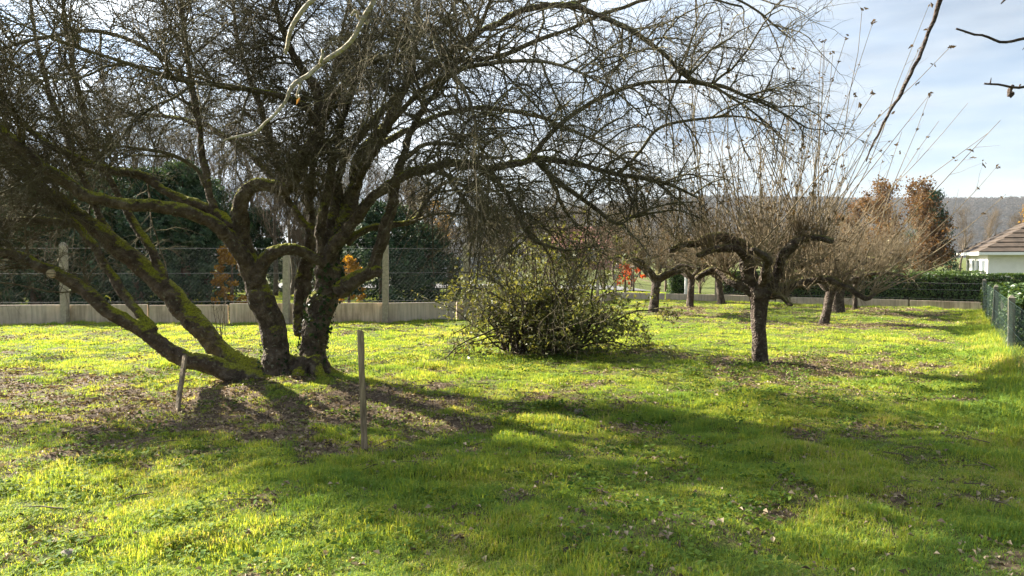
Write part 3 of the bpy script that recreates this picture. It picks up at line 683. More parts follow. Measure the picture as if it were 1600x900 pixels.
P2, R2 = branch_out(P1, R1, rt, 10.0 * thin_side, (0.25, 0.95), (30, 75), 6, (0.0045, 0.0078), up=0.15, droop=0.6, wob=0.22, tmin=0.1)
P3, R3 = branch_out(P2, R2, rt, 6.2, (0.12, 0.45), (30, 80), 3, (0.0025, 0.0037), up=0.1, droop=0.35, wob=0.3, tmin=0.08)
P3b, R3b = branch_out(P1, R1, rt, 9.0, (0.06, 0.3), (40, 90), 3, (0.0028, 0.0044), up=0.1, droop=0.2, wob=0.25, tmin=0.05)
print("old tree twigs", len(P1), len(P2), len(P3), len(P3b))
for P_, R_, sd in ((P1, R1, 4), (P2, R2, 3), (P3, R3, 3), (P3b, R3b, 3)):
    thin.add(*tubes(P_, R_, sd))
thin.obj("crown", M_TWIG, old_tree)
# ivy climbing the right-hand trunk
ac = Acc(); V = []; Nn = []
for nm, t0, t1, cnt in (("right_trunk", 0.02, 0.36, 900), ("left_trunk", 0.02, 0.14, 160)):
    p, r, l = limb_pts[names.index(nm)]
    f = rt.uniform(t0, t1, cnt) * (len(p) - 1); i0 = f.astype(int)
    th = rt.random(cnt) * 2 * np.pi; d = np.stack([np.cos(th), np.sin(th), rt.normal(0, 0.2, cnt)], -1)
    patch = fbm(th * 1.3 + 5, f * 0.12, 61, 2) > 0.44
    V.append((p[i0] + d * (r[i0] * 1.06 + 0.015)[:, None])[patch]); Nn.append((d + rt.normal(0, 0.5, (cnt, 3)))[patch])
V, Nn = np.concatenate(V), np.concatenate(Nn)
v, f = leaf_quads(V, Nn, rt.uniform(0.03, 0.065, len(V)), rt, 0.85, 0.25); ac.add(v, f, np.repeat(rt.random(len(V)), 4))
ac.obj("ivy", M_IVY, old_tree, shade=False)

# ------------------------------------------------------------------ orchard trees, pollarded with water shoots
def orchard_tree(base, limbs, seed, label, shoots, slen, scale=1.0, per_shoot=6.0, leaf_n=0.35, group=None, name="pollarded_apple_tree", tend=None, side=(35, 70)):
    """limbs: list of polylines (x,y,z,r) relative to the foot, first one the trunk"""
    r = np.random.default_rng(seed)
    root = empty(name, base); tag(root, label, "tree", group)
    acc = Acc(); cr = Acc(); LPs, LRs, LLs = [], [], []
    for i, lb in enumerate(limbs):
        p = np.array(lb, float); ln = np.linalg.norm(np.diff(p[:, :3], axis=0), axis=1).sum()
        s = spline(p, max(14, int(ln / 0.05)))
        wob = np.stack([fbm(np.arange(len(s)) * 0.16 + 9 * j, np.full(len(s), i * 2.3 + seed), 50 + j, 3) - 0.5 for j in range(3)], -1)
        s[:, :3] += wob * (0.05 if i == 0 else 0.16) * scale
        kn = fbm(np.arange(len(s)) * 0.30, np.full(len(s), i * 5.7 + seed), 66, 2)
        s[:, 3] *= 0.8 + 0.55 * kn if i else 1.0
        gnarl_tube(acc, s[:, :3], s[:, 3], r, 12, 0.2)
        if i:
            LPs.append(np.stack([np.interp(np.linspace(0, 1, 16), np.linspace(0, 1, len(s)), s[:, c]) for c in range(3)], -1))
            LRs.append(np.interp(np.linspace(0, 1, 16), np.linspace(0, 1, len(s)), s[:, 3])); LLs.append(ln)
    tr = acc.obj("trunk", M_ORCH, root)
    if scale > 0.7:
        rmd = tr.modifiers.new("union", 'REMESH'); rmd.mode = 'VOXEL'; rmd.voxel_size = 0.015; rmd.use_smooth_shade = True
    P0, R0 = np.array(LPs), np.array(LRs)
    # gnarled secondary stubs
    Ps, Rs = branch_out(P0, R0, r, np.array(LLs) * 4.0, (0.15, 0.5), (40, 90), 6, (0.014, 0.03), up=0.5, droop=0.0, wob=0.35, tmin=0.25)
    cr.add(*tubes(Ps, Rs, 5))
    allP = np.concatenate([np.stack([np.stack([np.interp(np.linspace(0, 1, 16), np.linspace(0, 1, 6), q_[:, c]) for c in range(3)], -1) for q_ in Ps]), P0]) if len(Ps) else P0
    allR = np.concatenate([np.stack([np.interp(np.linspace(0, 1, 16), np.linspace(0, 1, 6), q_) for q_ in Rs]), R0]) if len(Ps) else R0
    # upright shoots
    w = np.concatenate([np.full(len(Ps), shoots * 0.6 / max(1, len(Ps))), shoots * 0.4 * np.array(LLs) / sum(LLs)])
    cnt = r.poisson(w); idx = np.repeat(np.arange(len(w)), cnt); m = len(idx)
    f = (0.15 + 0.85 * r.random(m)) * 15; i0 = np.minimum(f.astype(int), 14); fr = (f - i0)[:, None]
    pos = allP[idx, i0] * (1 - fr) + allP[idx, i0 + 1] * fr
    d = np.stack([r.normal(0, 0.42, m), r.normal(0, 0.42, m), np.ones(m)], -1)
    d[:, :2] += pos[:, :2] * np.array([0.20, 0.14]) / scale
    if tend is not None: d += tend(pos, r)
    d = nrm(d); k = 7
    long_ = r.random(m) < 0.24
    ln = np.where(long_, r.uniform(slen[0], slen[1], m), r.uniform(0.25, 0.6 * slen[0] + 0.35, m))
    Q = np.empty((m, k, 3)); Q[:, 0] = pos
    for j in range(1, k):
        d = nrm(d + r.normal(0, 0.055, (m, 3)) + np.array([0, 0, 0.02])); Q[:, j] = Q[:, j - 1] + d * (ln / (k - 1))[:, None]
    QR = (r.uniform(0.0045, 0.007, m) + 0.003 * long_)[:, None] * np.linspace(1, 0.35, k)[None]
    cr.add(*tubes(Q, QR, 4))
    T, TR = branch_out(Q, QR, r, per_shoot, (0.12, 0.55), side, 4, (0.0028, 0.0045), up=0.25, droop=0.05, wob=0.14, tmin=0.08, tmax=0.9)
    cr.add(*tubes(T, TR, 3))
    T2, TR2 = branch_out(allP, allR, r, 14.0, (0.08, 0.4), (40, 90), 4, (0.003, 0.005), up=0.1, droop=0.2, wob=0.3)
    cr.add(*tubes(T2, TR2, 3))
    cr.obj("crown", M_SHOOT, root)
    # the few leaves still hanging at the tips
    tips = np.concatenate([Q[long_, -1], Q[long_, -1], Q[long_, -2], (Q[long_, -1] + Q[long_, -2]) / 2, T[r.random(len(T)) < 0.3, -1]]); sel = tips[r.random(len(tips)) < leaf_n * 0.5]
    if len(sel):
        lf = Acc(); sel = np.repeat(sel, 2, 0); sel = sel + r.normal(0, 0.018, sel.shape)
        v, f = leaf_quads(sel, r.normal(size=sel.shape) + [0, 0, 0.6], r.uniform(0.04, 0.085, len(sel)), r, 0.5, 0.4)
        lf.add(v, f, np.repeat(r.random(len(sel)), 4)); lf.obj("leaves", M_TIP, root, shade=False)
    return root

def rel(spec, base):
    return [np.append(at(x, y, Y) - base, w * 0.44 * Y / FPX) for x, y, Y, w in spec]
ob = ORCH.copy(); D0 = ob[1]
main_limbs = [rel(s, ob) for s in (
    [(1187, 578, D0, 36), (1187, 562, D0, 30), (1186, 520, D0, 27), (1186, 480, D0, 29), (1185, 452, D0, 34), (1178, 438, D0, 26)],
    [(1186, 462, D0, 30), (1172, 432, D0, 26), (1165, 402, D0, 24), (1160, 382, D0, 24), (1135, 372, D0 - .1, 19), (1105, 374, D0 - .3, 16), (1075, 382, D0 - .4, 13), (1040, 390, D0 - .5, 9)],
    [(1180, 458, D0, 24), (1155, 442, D0 + .1, 20), (1138, 432, D0 + .2, 16), (1126, 420, D0 + .3, 15), (1110, 422, D0 + .4, 13), (1092, 436, D0 + .5, 9)],
    [(1168, 410, D0, 20), (1148, 394, D0 - .2, 16), (1120, 390, D0 - .4, 14), (1095, 398, D0 - .6, 10)],
    [(1190, 458, D0, 24), (1204, 438, D0, 20), (1216, 412, D0 - .1, 18), (1226, 392, D0 - .2, 18), (1246, 378, D0 - .3, 16), (1270, 371, D0 - .4, 13), (1300, 376, D0 - .5, 8)],
    [(1194, 460, D0, 24), (1212, 452, D0 + .1, 20), (1230, 444, D0 + .1, 16), (1258, 438, D0 + .1, 15), (1288, 437, D0, 14), (1318, 448, D0 - .1, 12), (1340, 464, D0 - .2, 11), (1356, 469, D0 - .2, 11), (1366, 461, D0 - .2, 8)],
    [(1200, 452, D0, 18), (1218, 428, D0 + .5, 15), (1245, 412, D0 + 1.0, 13), (1280, 408, D0 + 1.4, 9)],
    [(1172, 440, D0, 18), (1178, 405, D0 + .5, 15), (1190, 378, D0 + 1.0, 13), (1195, 365, D0 + 1.5, 9)],
    [(1188, 450, D0, 18), (1200, 420, D0 - .5, 15), (1196, 398, D0 - 1.0, 13), (1175, 390, D0 - 1.4, 9)],
    [(1205, 462, D0, 12), (1222, 466, D0 - .2, 11), (1238, 474, D0 - .4, 6)],
)]
def main_tend(pos, r):
    t = np.zeros_like(pos); far_ = smooth(1.0, 1.7, pos[:, 0])
    t[:, 0] += far_ * r.uniform(0.1, 1.5, len(pos)); t[:, 2] -= 0.25 * far_
    return t
orchard_tree(ob, main_limbs, 3, "gnarled bare apple tree with a thick dark trunk and tall upright shoots in mid lawn", 620, (1.3, 3.3), 1.0, 4.0, 1.1, tend=main_tend)

def gnarly_limbs(r, trunk_h, tr, spread, n, lean=0.0, scale=1.0):
    L_ = [[(0, 0, -0.15, tr * 1.3), (0, 0, 0.05, tr * 1.08), (lean * 0.5, 0, trunk_h * 0.5, tr * 0.95), (lean, 0, trunk_h, tr * 1.0), (lean, 0, trunk_h + 0.12, tr * 0.7)]]
    for i in range(n):
        a = i * 2 * math.pi / n + r.uniform(-0.3, 0.3); s = spread * r.uniform(0.75, 1.15); h = r.uniform(0.25, 0.75) * scale
        c, sn = math.cos(a), math.sin(a)
        L_.append([(lean, 0, trunk_h - 0.05, tr * 0.7), (lean + c * s * 0.3, sn * s * 0.3, trunk_h + h * 0.55, tr * 0.55), (lean + c * s * 0.65, sn * s * 0.65, trunk_h + h, tr * 0.42), (lean + c * s, sn * s, trunk_h + h * r.uniform(0.6, 1.1), tr * 0.22)])
    return L_
ro = np.random.default_rng(8)
far_specs = [
    (0, 0.95, 0.16, 1.7, 6, 0.10, 435, (0.5, 1.5), "bare apple tree with bushy shoots just past the tangled leafy bush"),
    (1, 0.95, 0.13, 1.5, 5, 0.05, 333, (0.5, 1.4), "slender bare apple tree before the low wall, beside the bright hedge clump"),
    (2, 0.95, 0.14, 1.5, 5, -0.12, 333, (0.5, 1.4), "leaning pale-trunked bare apple tree close to the low wall"),
    (3, 0.85, 0.13, 1.6, 6, 0.14, 435, (0.6, 1.9), "leaning bare apple tree with yellowish shoots, in front of a thicker straight trunk"),
    (4, 1.0, 0.21, 1.9, 6, 0.0, 464, (0.6, 2.0), "thick straight-trunked bare apple tree standing behind a leaning one"),
    (5, 0.85, 0.08, 1.3, 5, 0.0, 333, (0.6, 1.9), "thin-trunked bare apple tree nearest the long green hedge"),
]
for fi, th_, tr_, spd, nl, ln_, sh, sl, lab in far_specs:
    orchard_tree(orchard_feet[fi], gnarly_limbs(ro, th_, tr_ * 0.82, spd, nl, ln_), 20 + fi, lab, sh, sl, 0.6, 5.0, 0.6)

# ------------------------------------------------------------------ tangled shrub
rs_ = np.random.default_rng(31)
shrub = empty("tangled_shrub", (SHRUB[0], SHRUB[1], 0)); tag(shrub, "wide tangled leafy bush with broken dark stems on the lawn", "bush")
ac = Acc(); n = 95
az = rs_.random(n) * 2 * np.pi
root_p = np.stack([rs_.uniform(-0.6, 0.6, n), rs_.uniform(-0.35, 0.35, n), np.full(n, -0.03)], -1)
d = np.stack([np.cos(az) * 1.05, np.sin(az) * 0.7, rs_.uniform(0.55, 2.6, n)], -1); d = nrm(d)
k = 12; Q = np.empty((n, k, 3)); Q[:, 0] = root_p; ln = rs_.uniform(1.1, 2.4, n) * np.where(np.cos(az) < -0.3, 1.12, 1.0)
for j in range(1, k):
    d = nrm(d + rs_.normal(0, 0.16, (n, 3)) + np.array([0, 0, -0.14 * j / k])); Q[:, j] = Q[:, j - 1] + d * (ln / (k - 1))[:, None]
Q[:, :, 2] = np.maximum(Q[:, :, 2], 0.02 + 0 * Q[:, :, 2]); Q[:, 0, 2] = -0.03
QR = rs_.uniform(0.011, 0.026, n)[:, None] * np.linspace(1, 0.3, k)[None]
ac.add(*tubes(Q, QR, 6))
S1, SR1 = branch_out(Q, QR, rs_, 8.0, (0.25, 0.75), (30, 80), 7, (0.004, 0.008), up=0.2, droop=0.3, wob=0.22, tmin=0.15)
S2, SR2 = branch_out(S1, SR1, rs_, 5.0, (0.1, 0.35), (30, 80), 5, (0.0025, 0.004), up=0.1, droop=0.2, wob=0.2)
for a_ in (S1, S2): a_[:, :, 2] = np.maximum(a_[:, :, 2], 0.03)
ac.add(*tubes(S1, SR1, 4)); ac.add(*tubes(S2, SR2, 3)); ac.obj("stems", M_ORCH, shrub)
# two broken stumps inside
for (x0, y0, h, r0, lx) in ((-0.42, 0.0, 0.95, 0.075, 0.08), (-0.18, 0.15, 0.75, 0.06, -0.1), (-0.62, 0.1, 0.6, 0.05, -0.25)):
    s = spline(np.array([(x0, y0, -0.05, r0 * 1.2), (x0 + lx * 0.4, y0, h * 0.4, r0), (x0 + lx, y0, h * 0.8, r0 * 0.85), (x0 + lx * 1.4, y0 - 0.03, h, r0 * 0.5)]), 22)
    stp = Acc(); gnarl_tube(stp, s[:, :3], s[:, 3], rs_, 12, 0.3); stp.obj("stump", M_ORCH, shrub)
lf = Acc(); base = np.concatenate([S2[:, -1], S2[:, 2], S2[:, 3], S1[:, -1], S1[:, 4]])
base = base[rs_.random(len(base)) < np.where(base[:, 0] > -0.3, 0.82, 0.45)]
base = base + rs_.normal(0, 0.025, base.shape)
v, f = leaf_quads(base, rs_.normal(size=base.shape) + [0, 0, 0.5], rs_.uniform(0.045, 0.10, len(base)), rs_, 0.55, 0.35)
lf.add(v, f, np.repeat(rs_.random(len(base)), 4)); lf.obj("leaves", M_SHRUB, shrub, shade=False)
print("shrub leaves", len(base))

# ------------------------------------------------------------------ wooden stakes, sapling, stones
def stake(foot, top, w, label, name="wooden_stake"):
    foot = np.array(foot, float); top = np.array(top, float); ax = nrm((top - foot)[None])[0]
    e1 = nrm(np.cross(ax, [0, 1, 0.0])[None])[0]; e2 = np.cross(ax, e1); ac = Acc()
    pts = []; zs = np.linspace(-0.12, 1, 9); rr = np.random.default_rng(int(w * 1e5))
    for t in zs:
        c = foot + (top - foot) * t
        for a, b in ((-1, -1), (-1, 1), (1, 1), (1, -1)):
            wob = 1 + rr.normal(0, 0.05)
            pts.append(c + (e1 * a + e2 * b) * w * 0.5 * wob + ax * (rr.normal(0, 0.008) if t == 1 else 0))
    F = [np.array([[i * 4 + j, i * 4 + (j + 1) % 4, i * 4 + 4 + (j + 1) % 4, i * 4 + 4 + j] for i in range(8) for j in range(4)]), np.array([[32, 33, 34, 35]])]
    V = np.array(pts) - foot; ac.add(V, F); o = ac.obj(name, M_WOOD, shade=False); o.location = tuple(foot); bevel(o, 0.004, 1)
    return tag(o, label, "stake")
f1 = gpt(570, 703); stake(f1, at(563, 517, f1[1] + 0.02), 0.046, "tall weathered square wooden stake standing free in the lawn")
f2 = gpt(277, 642); stake(f2, at(289, 556, f2[1] + 0.55), 0.042, "short pale wooden stake leaning under the low mossy limb")

sf = gpt(347, 530); sap = empty("sapling", sf); tag(sap, "thin reddish sapling of bare stems on the lawn behind the leaning trunks", "sapling")
ac = Acc(); n = 5; Q = np.empty((n, 6, 3)); Q[:, 0] = np.stack([rs_.normal(0, 0.03, n), rs_.normal(0, 0.03, n), np.full(n, -0.02)], -1)
d = nrm(np.stack([rs_.normal(0, 0.08, n), rs_.normal(0, 0.08, n), np.ones(n)], -1)); ln = rs_.uniform(0.5, 1.0, n)
for j in range(1, 6): d = nrm(d + rs_.normal(0, 0.05, (n, 3))); Q[:, j] = Q[:, j - 1] + d * (ln / 5)[:, None]
QR = np.full((n, 6), 0.008) * np.linspace(1, 0.4, 6); ac.add(*tubes(Q, QR, 5)); T_, TR_ = branch_out(Q, QR, rs_, 4, (0.1, 0.3), (25, 60), 5, (0.003, 0.005), up=0.3, droop=0); ac.add(*tubes(T_, TR_, 3))
ac.obj("stems", M_FAR, sap)

M_CLOD = plain_material('earth_clod', (0.02, 0.014, 0.01), (0.06, 0.042, 0.03), 20, 1.0, 0.6)
def stone(x, y, s, label, seed, mat=M_STONE):
    r = np.random.default_rng(seed); import bmesh
    bm = bmesh.new(); bmesh.ops.create_icosphere(bm, subdivisions=3, radius=s)
    o3 = r.random(3) * 50
    for v in bm.verts:
        c = v.co.copy() / s
        k_ = 0.75 + 0.6 * float(fbm(np.array([c.x * 1.3 + o3[0]]), np.array([c.y * 1.3 + c.z * 1.7 + o3[1]]), 3, 3)[0])
        v.co *= k_; v.co.z *= 0.62; v.co.y *= 0.8
    me = bpy.data.meshes.new("stone"); bm.to_mesh(me); bm.free(); me.materials.append(mat)
    for p in me.polygons: p.use_smooth = True
    o = link("stone", me); o.location = (x, y, float(ground_z(np.array([x]), np.array([y]))[0]) + s * 0.25); o.rotation_euler = (0.2, 0.1, r.random() * 6)
    return tag(o, label, "stone")
for (px, py, s, lab, sd) in ((107, 859, 0.048, "grey stone lying in sunlit grass at the shadow's edge", 1), (905, 643, 0.055, "pale brown stone lying in bright grass past the tall stake", 2), (890, 855, 0.04, "dark clod half sunk in shaded grass", 3)):
    c = gpt(px, py); stone(c[0], c[1], s, lab, sd, M_CLOD if sd == 3 else M_STONE)

# ------------------------------------------------------------------ concrete panel wall with posts and wire netting
def wire_net(a, b, z0, z1, pitch, rad):
    """straight crossing wires of a chain-link net between two points"""
    a, b = np.array(a, float), np.array(b, float); Ld = np.linalg.norm(b[:2] - a[:2]); h = z1 - z0
    st = []
    for s0 in np.arange(-h, Ld, pitch):
        for sg in (1, -1):
            u0, u1, w0, w1 = s0, s0 + h, (z0 if sg > 0 else z1), (z1 if sg > 0 else z0)
            if u0 < 0: w0 = w0 + (w1 - w0) * (-u0 / h); u0 = 0
            if u1 > Ld: w1 = w1 - (w1 - w0) * ((u1 - Ld) / max(u1 - u0, 1e-6)); u1 = Ld
            if u1 - u0 < 0.02: continue
            st.append([[u0, w0], [u1, w1]])
    st = np.array(st); d = (b - a) / Ld
    P = a[None, None, :] * np.array([1, 1, 0]) + st[..., :1] * (d * np.array([1, 1, 0]))[None, None] + np.stack([0 * st[..., 1], 0 * st[..., 1], st[..., 1]], -1)
    return tubes(P, np.full(P.shape[:2], rad), 3)

def post_mesh(w, h, top, mat, name="post"):
    ac = Acc(); a = w / 2; zs = [(-0.3, a), (0.0, a), (h * 0.5, a * 0.97), (h - top, a * 0.93), (h, a * 0.30 if top > 0.03 else a * 0.9)]
    V = np.array([[x * r, y * r, z] for z, r in zs for x, y in ((-1, -1), (1, -1), (1, 1), (-1, 1))])
    F = [np.array([[i * 4 + j, i * 4 + (j + 1) % 4, i * 4 + 4 + (j + 1) % 4, i * 4 + 4 + j] for i in range(4) for j in range(4)]), np.array([[16, 17, 18, 19]])]
    ac.add(V, F); return ac.mesh(name, mat, False)

W_PTS = [gpt(-520, 513), gpt(105, 507), gpt(603, 503.5), gpt(712, 501), gpt(800, 497), gpt(962, 468)]
def panel_wall(name, pts, h, bay, posts_h, label, post_w=0.14, panel_mat=None, net=True, thick=0.06, post_at=None, post_list=None, post_mat=None, cat="fence", zfix=0.0, coping=False):
    root = empty(name, (pts[0][0], pts[0][1], 0)); tag(root, label, cat)
    o0 = np.array([pts[0][0], pts[0][1], 0]); rr = np.random.default_rng(len(label))
    pm = post_mesh(post_w, posts_h, 0.07, post_mat or M_CONC)
    na = Acc(); tr = Acc()
    for a, b in zip(pts[:-1], pts[1:]):
        a, b = np.array(a), np.array(b); v = b - a; v[2] = 0; Ld = np.linalg.norm(v); d = v / Ld; nb = max(1, round(Ld / bay)); ang = math.atan2(d[1], d[0])
        for i in range(nb):
            s0, s1 = Ld * i / nb, Ld * (i + 1) / nb; m_ = (a + d * (s0 + s1) / 2)
            ac = Acc(); lw = (s1 - s0) / 2 - 0.02; hh = h + rr.normal(0, 0.008)
            box(ac, (-lw, -thick / 2, -0.25), (lw, thick / 2, hh))
            p = ac.obj("panel", panel_mat or M_PANEL, root, False); bevel(p, 0.008, 1)
            p.location = (m_[0] - o0[0], m_[1] - o0[1], rr.normal(0, 0.006)); p.rotation_euler = (rr.normal(0, 0.012), 0, ang + rr.normal(0, 0.004))
            if post_list is None and ((post_at is None) or ((i % post_at) == 0)):
                q_ = link("post", pm, root); c = a + d * s0 - np.array([-d[1], d[0], 0]) * (thick / 2 + post_w * 0.30)
                q_.location = (c[0] - o0[0], c[1] - o0[1], 0); q_.rotation_euler = (rr.normal(0, 0.012), rr.normal(0, 0.012), ang)
        if net:
            na.add(*wire_net(a - o0, b - o0, h + 0.03, posts_h - 0.12, 0.10, 0.0009))
            for z in (h + 0.06, (h + posts_h) / 2, posts_h - 0.14):
                tr = Acc(); tr.add(*tubes(np.array([[[*(a - o0)[:2], z], [*(b - o0)[:2], z]]]), np.full((1, 2), 0.0035), 4)); tr.obj("tension_wire", M_WIREG, root)
    for c in (post_list or []):
        q_ = link('post', pm, root); q_.location = (c[0] - o0[0], c[1] - o0[1] - thick / 2 - post_w * 0.3, 0); q_.rotation_euler = (rr.normal(0, 0.012), rr.normal(0, 0.012), rr.normal(0, 0.03))
    if net:
        tag(na.obj("wire_netting", M_WIRE, root), kind="stuff")
    return root
panel_wall("concrete_fence", W_PTS[:5], 0.46, 2.05, 1.92, "weathered concrete panel wall with tall posts and wire netting behind the old tree", post_list=[gpt(x_, y_) for x_, y_ in ((-330, 511), (-110, 509), (105, 507.3), (449, 505), (603, 503.6), (729, 500.4))])
panel_wall("concrete_wall", W_PTS[4:6] + [gpt(1120, 471)], 0.26, 2.3, 0.95, "low dull grey concrete wall along the road beyond the orchard", post_at=3, post_w=0.09, net=False, cat="wall")
H0, H1 = gpt(1120, 471), gpt(1540, 485)
panel_wall("concrete_kerb_wall", [H0, H1], 0.24, 2.0, 0.92, "low pinkish concrete wall with slim posts at the foot of the long hedge", post_at=2, post_w=0.10, net=True, cat="wall")

# ------------------------------------------------------------------ hedges
def hedge(name, a, b, depth, h, z0, label, seed, dens=900, mat=M_LAUREL, leaf=(0.05, 0.10), wob=0.09):
    r = np.random.default_rng(seed); a, b = np.array(a, float), np.array(b, float); v = b - a; v[2] = 0
    Ld = np.linalg.norm(v); d = v / Ld; nn = np.array([-d[1], d[0], 0])
    root = empty(name, (a[0], a[1], z0)); tag(root, label, "hedge")
    # dark solid core, set back inside the leaves
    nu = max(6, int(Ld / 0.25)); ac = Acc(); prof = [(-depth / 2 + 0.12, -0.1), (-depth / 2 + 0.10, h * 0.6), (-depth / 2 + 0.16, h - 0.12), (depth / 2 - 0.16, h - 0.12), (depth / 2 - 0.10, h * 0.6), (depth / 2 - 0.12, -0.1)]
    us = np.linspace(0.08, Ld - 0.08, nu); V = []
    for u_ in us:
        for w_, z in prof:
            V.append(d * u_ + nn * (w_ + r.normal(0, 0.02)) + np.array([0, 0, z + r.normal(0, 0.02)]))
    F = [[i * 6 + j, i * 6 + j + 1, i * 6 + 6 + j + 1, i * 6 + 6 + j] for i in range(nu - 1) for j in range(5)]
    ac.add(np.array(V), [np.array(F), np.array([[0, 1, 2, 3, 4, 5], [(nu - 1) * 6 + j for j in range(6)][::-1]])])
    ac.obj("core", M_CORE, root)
    # leaves over front, back, top and both ends
    area = [Ld * h, Ld * h, Ld * depth, depth * h, depth * h]; V, Nn = [], []
    for fi, A_ in enumerate(area):
        m = int(A_ * dens * (0.35 if fi == 1 else 1)); s_, t_ = r.random(m), r.random(m)
        if fi < 2: p = np.outer(s_ * Ld, d) + nn * (depth / 2 * (-1 if fi == 0 else 1)) + np.outer(t_ * h, [0, 0, 1]); nr = np.tile(nn * (-1 if fi == 0 else 1), (m, 1)); uu, ww = s_ * Ld, t_ * h
        elif fi == 2: p = np.outer(s_ * Ld, d) + np.outer((t_ - 0.5) * depth, nn) + np.array([0, 0, h]); nr = np.tile([0, 0, 1.0], (m, 1)); uu, ww = s_ * Ld, t_ * depth + 9
        else: p = d * (0 if fi == 3 else Ld) + np.outer((s_ - 0.5) * depth, nn) + np.outer(t_ * h, [0, 0, 1]); nr = np.tile(d * (-1 if fi == 3 else 1), (m, 1)); uu, ww = s_ * depth + 33 * fi, t_ * h
        bumpy = (fbm(uu * 1.7, ww * 1.7 + seed, 13, 3) - 0.55) * 2 * wob
        p = p + nr * (bumpy - np.abs(r.normal(0, 0.05, m)))[:, None]
        V.append(p); Nn.append(nr + r.normal(0, 0.6, (m, 3)) + [0, 0, 0.35])
    V, Nn = np.concatenate(V), np.concatenate(Nn); k_ = V[:, 2] > 0.0; V, Nn = V[k_], Nn[k_]
    v, f = leaf_quads(V, Nn, r.uniform(leaf[0], leaf[1], len(V)), r, 0.55, 0.25); la = Acc(); la.add(v, f, np.repeat(r.random(len(V)), 4))
    la.obj("foliage", mat, root, shade=False)
    return root
M_CORE = plain_material("hedge_dark_core", (0.012, 0.014, 0.008), (0.03, 0.03, 0.018), 9, 1.0, 0)
hd = nrm((H1 - H0)[None])[0]; hn = np.array([-hd[1], hd[0], 0])
hedge("clipped_hedge", gpt(1122, 471) + hn * 0.75, H1 + hn * 0.75 + hd * 7.5, 0.9, 1.06, 0, "long clipped green hedge behind the pinkish low wall", 41, 900)
c = at(1045, 458, 29.5); hedge("clipped_hedge", (c[0], 29.5, 0), (c[0] + 0.75, 29.5, 0), 1.0, 0.98, 0, "short bright green hedge clump between the road and a slim white post", 42, 900)
c0_, c1_ = at(1440, 420, 38), at(1530, 420, 40); hedge("clipped_hedge", (c0_[0], 38, 0), (c1_[0], 40, 0), 0.8, 2.0, -1.2, "dark trimmed hedge beside the white house", 43, 500)
# creeper mound hanging over the wire fence
hedge("overgrown_hedge", FA + FDIR * 0.4 - FN * 0.30, FA + FDIR * 9.2 - FN * 0.30, 0.50, 0.86, 0, "loose leafy hedge overgrowing the green wire fence", 44, 700, leaf=(0.06, 0.13), wob=0.28)

# ------------------------------------------------------------------ green wire fence along the side
fence = empty("wire_fence", (FA[0], FA[1], 0)); tag(fence, "low green chain-link fence with grey posts beside the overgrown hedge", "fence")
pm = post_mesh(0.10, 0.97, 0.04, plain_material('mossy_old_post', (0.10, 0.09, 0.07), (0.22, 0.20, 0.16), 12, 0.9, 0.4)); pm2 = post_mesh(0.05, 0.95, 0.02, M_WIRE)
for i in range(5):
    p_ = FDIR * (5.0 * i - (0.0 if i else 0.0)); q_ = link("post", pm, fence); q_.location = (p_[0], p_[1], 0); q_.rotation_euler = (0.02 * (-1) ** i, 0.015, math.atan2(FDIR[1], FDIR[0]))
na = Acc(); na.add(*wire_net(np.zeros(3) + FN * 0.06, FDIR * 18 + FN * 0.06, 0.03, 0.90, 0.13, 0.0012)); tag(na.obj("wire_netting", M_WIRE, fence), kind="stuff")
for z in (0.06, 0.48, 0.89):
    tr = Acc(); tr.add(*tubes(np.array([[FN * 0.06 + [0, 0, z], FDIR * 18 + FN * 0.06 + [0, 0, z]]]), np.full((1, 2), 0.003), 4)); tr.obj("tension_wire", M_WIRE, fence)

# ------------------------------------------------------------------ road and the far verge
ac = Acc()
rp = np.array([(-60, 37.0), (-20, 36.5), (0, 35.5), (8, 34.0), (18, 31.5)]); rp2 = rp + np.array([0.4, 5.0])
zz = lambda p: ground_z(p[:, 0], p[:, 1]) + 0.05
xs = np.linspace(-60, 6.5, 60); y0 = np.interp(xs, rp[:, 0], rp[:, 1]); y1 = y0 + 5
Vr = np.concatenate([np.stack([xs, y0, ground_z(xs, y0) + 0.06], -1), np.stack([xs, y1, ground_z(xs, y1) + 0.06], -1)])
ac.add(Vr, np.array([[i, i + 1, 61 + i, 60 + i] for i in range(59)])); tag(ac.obj("road", M_ROAD), kind="structure")

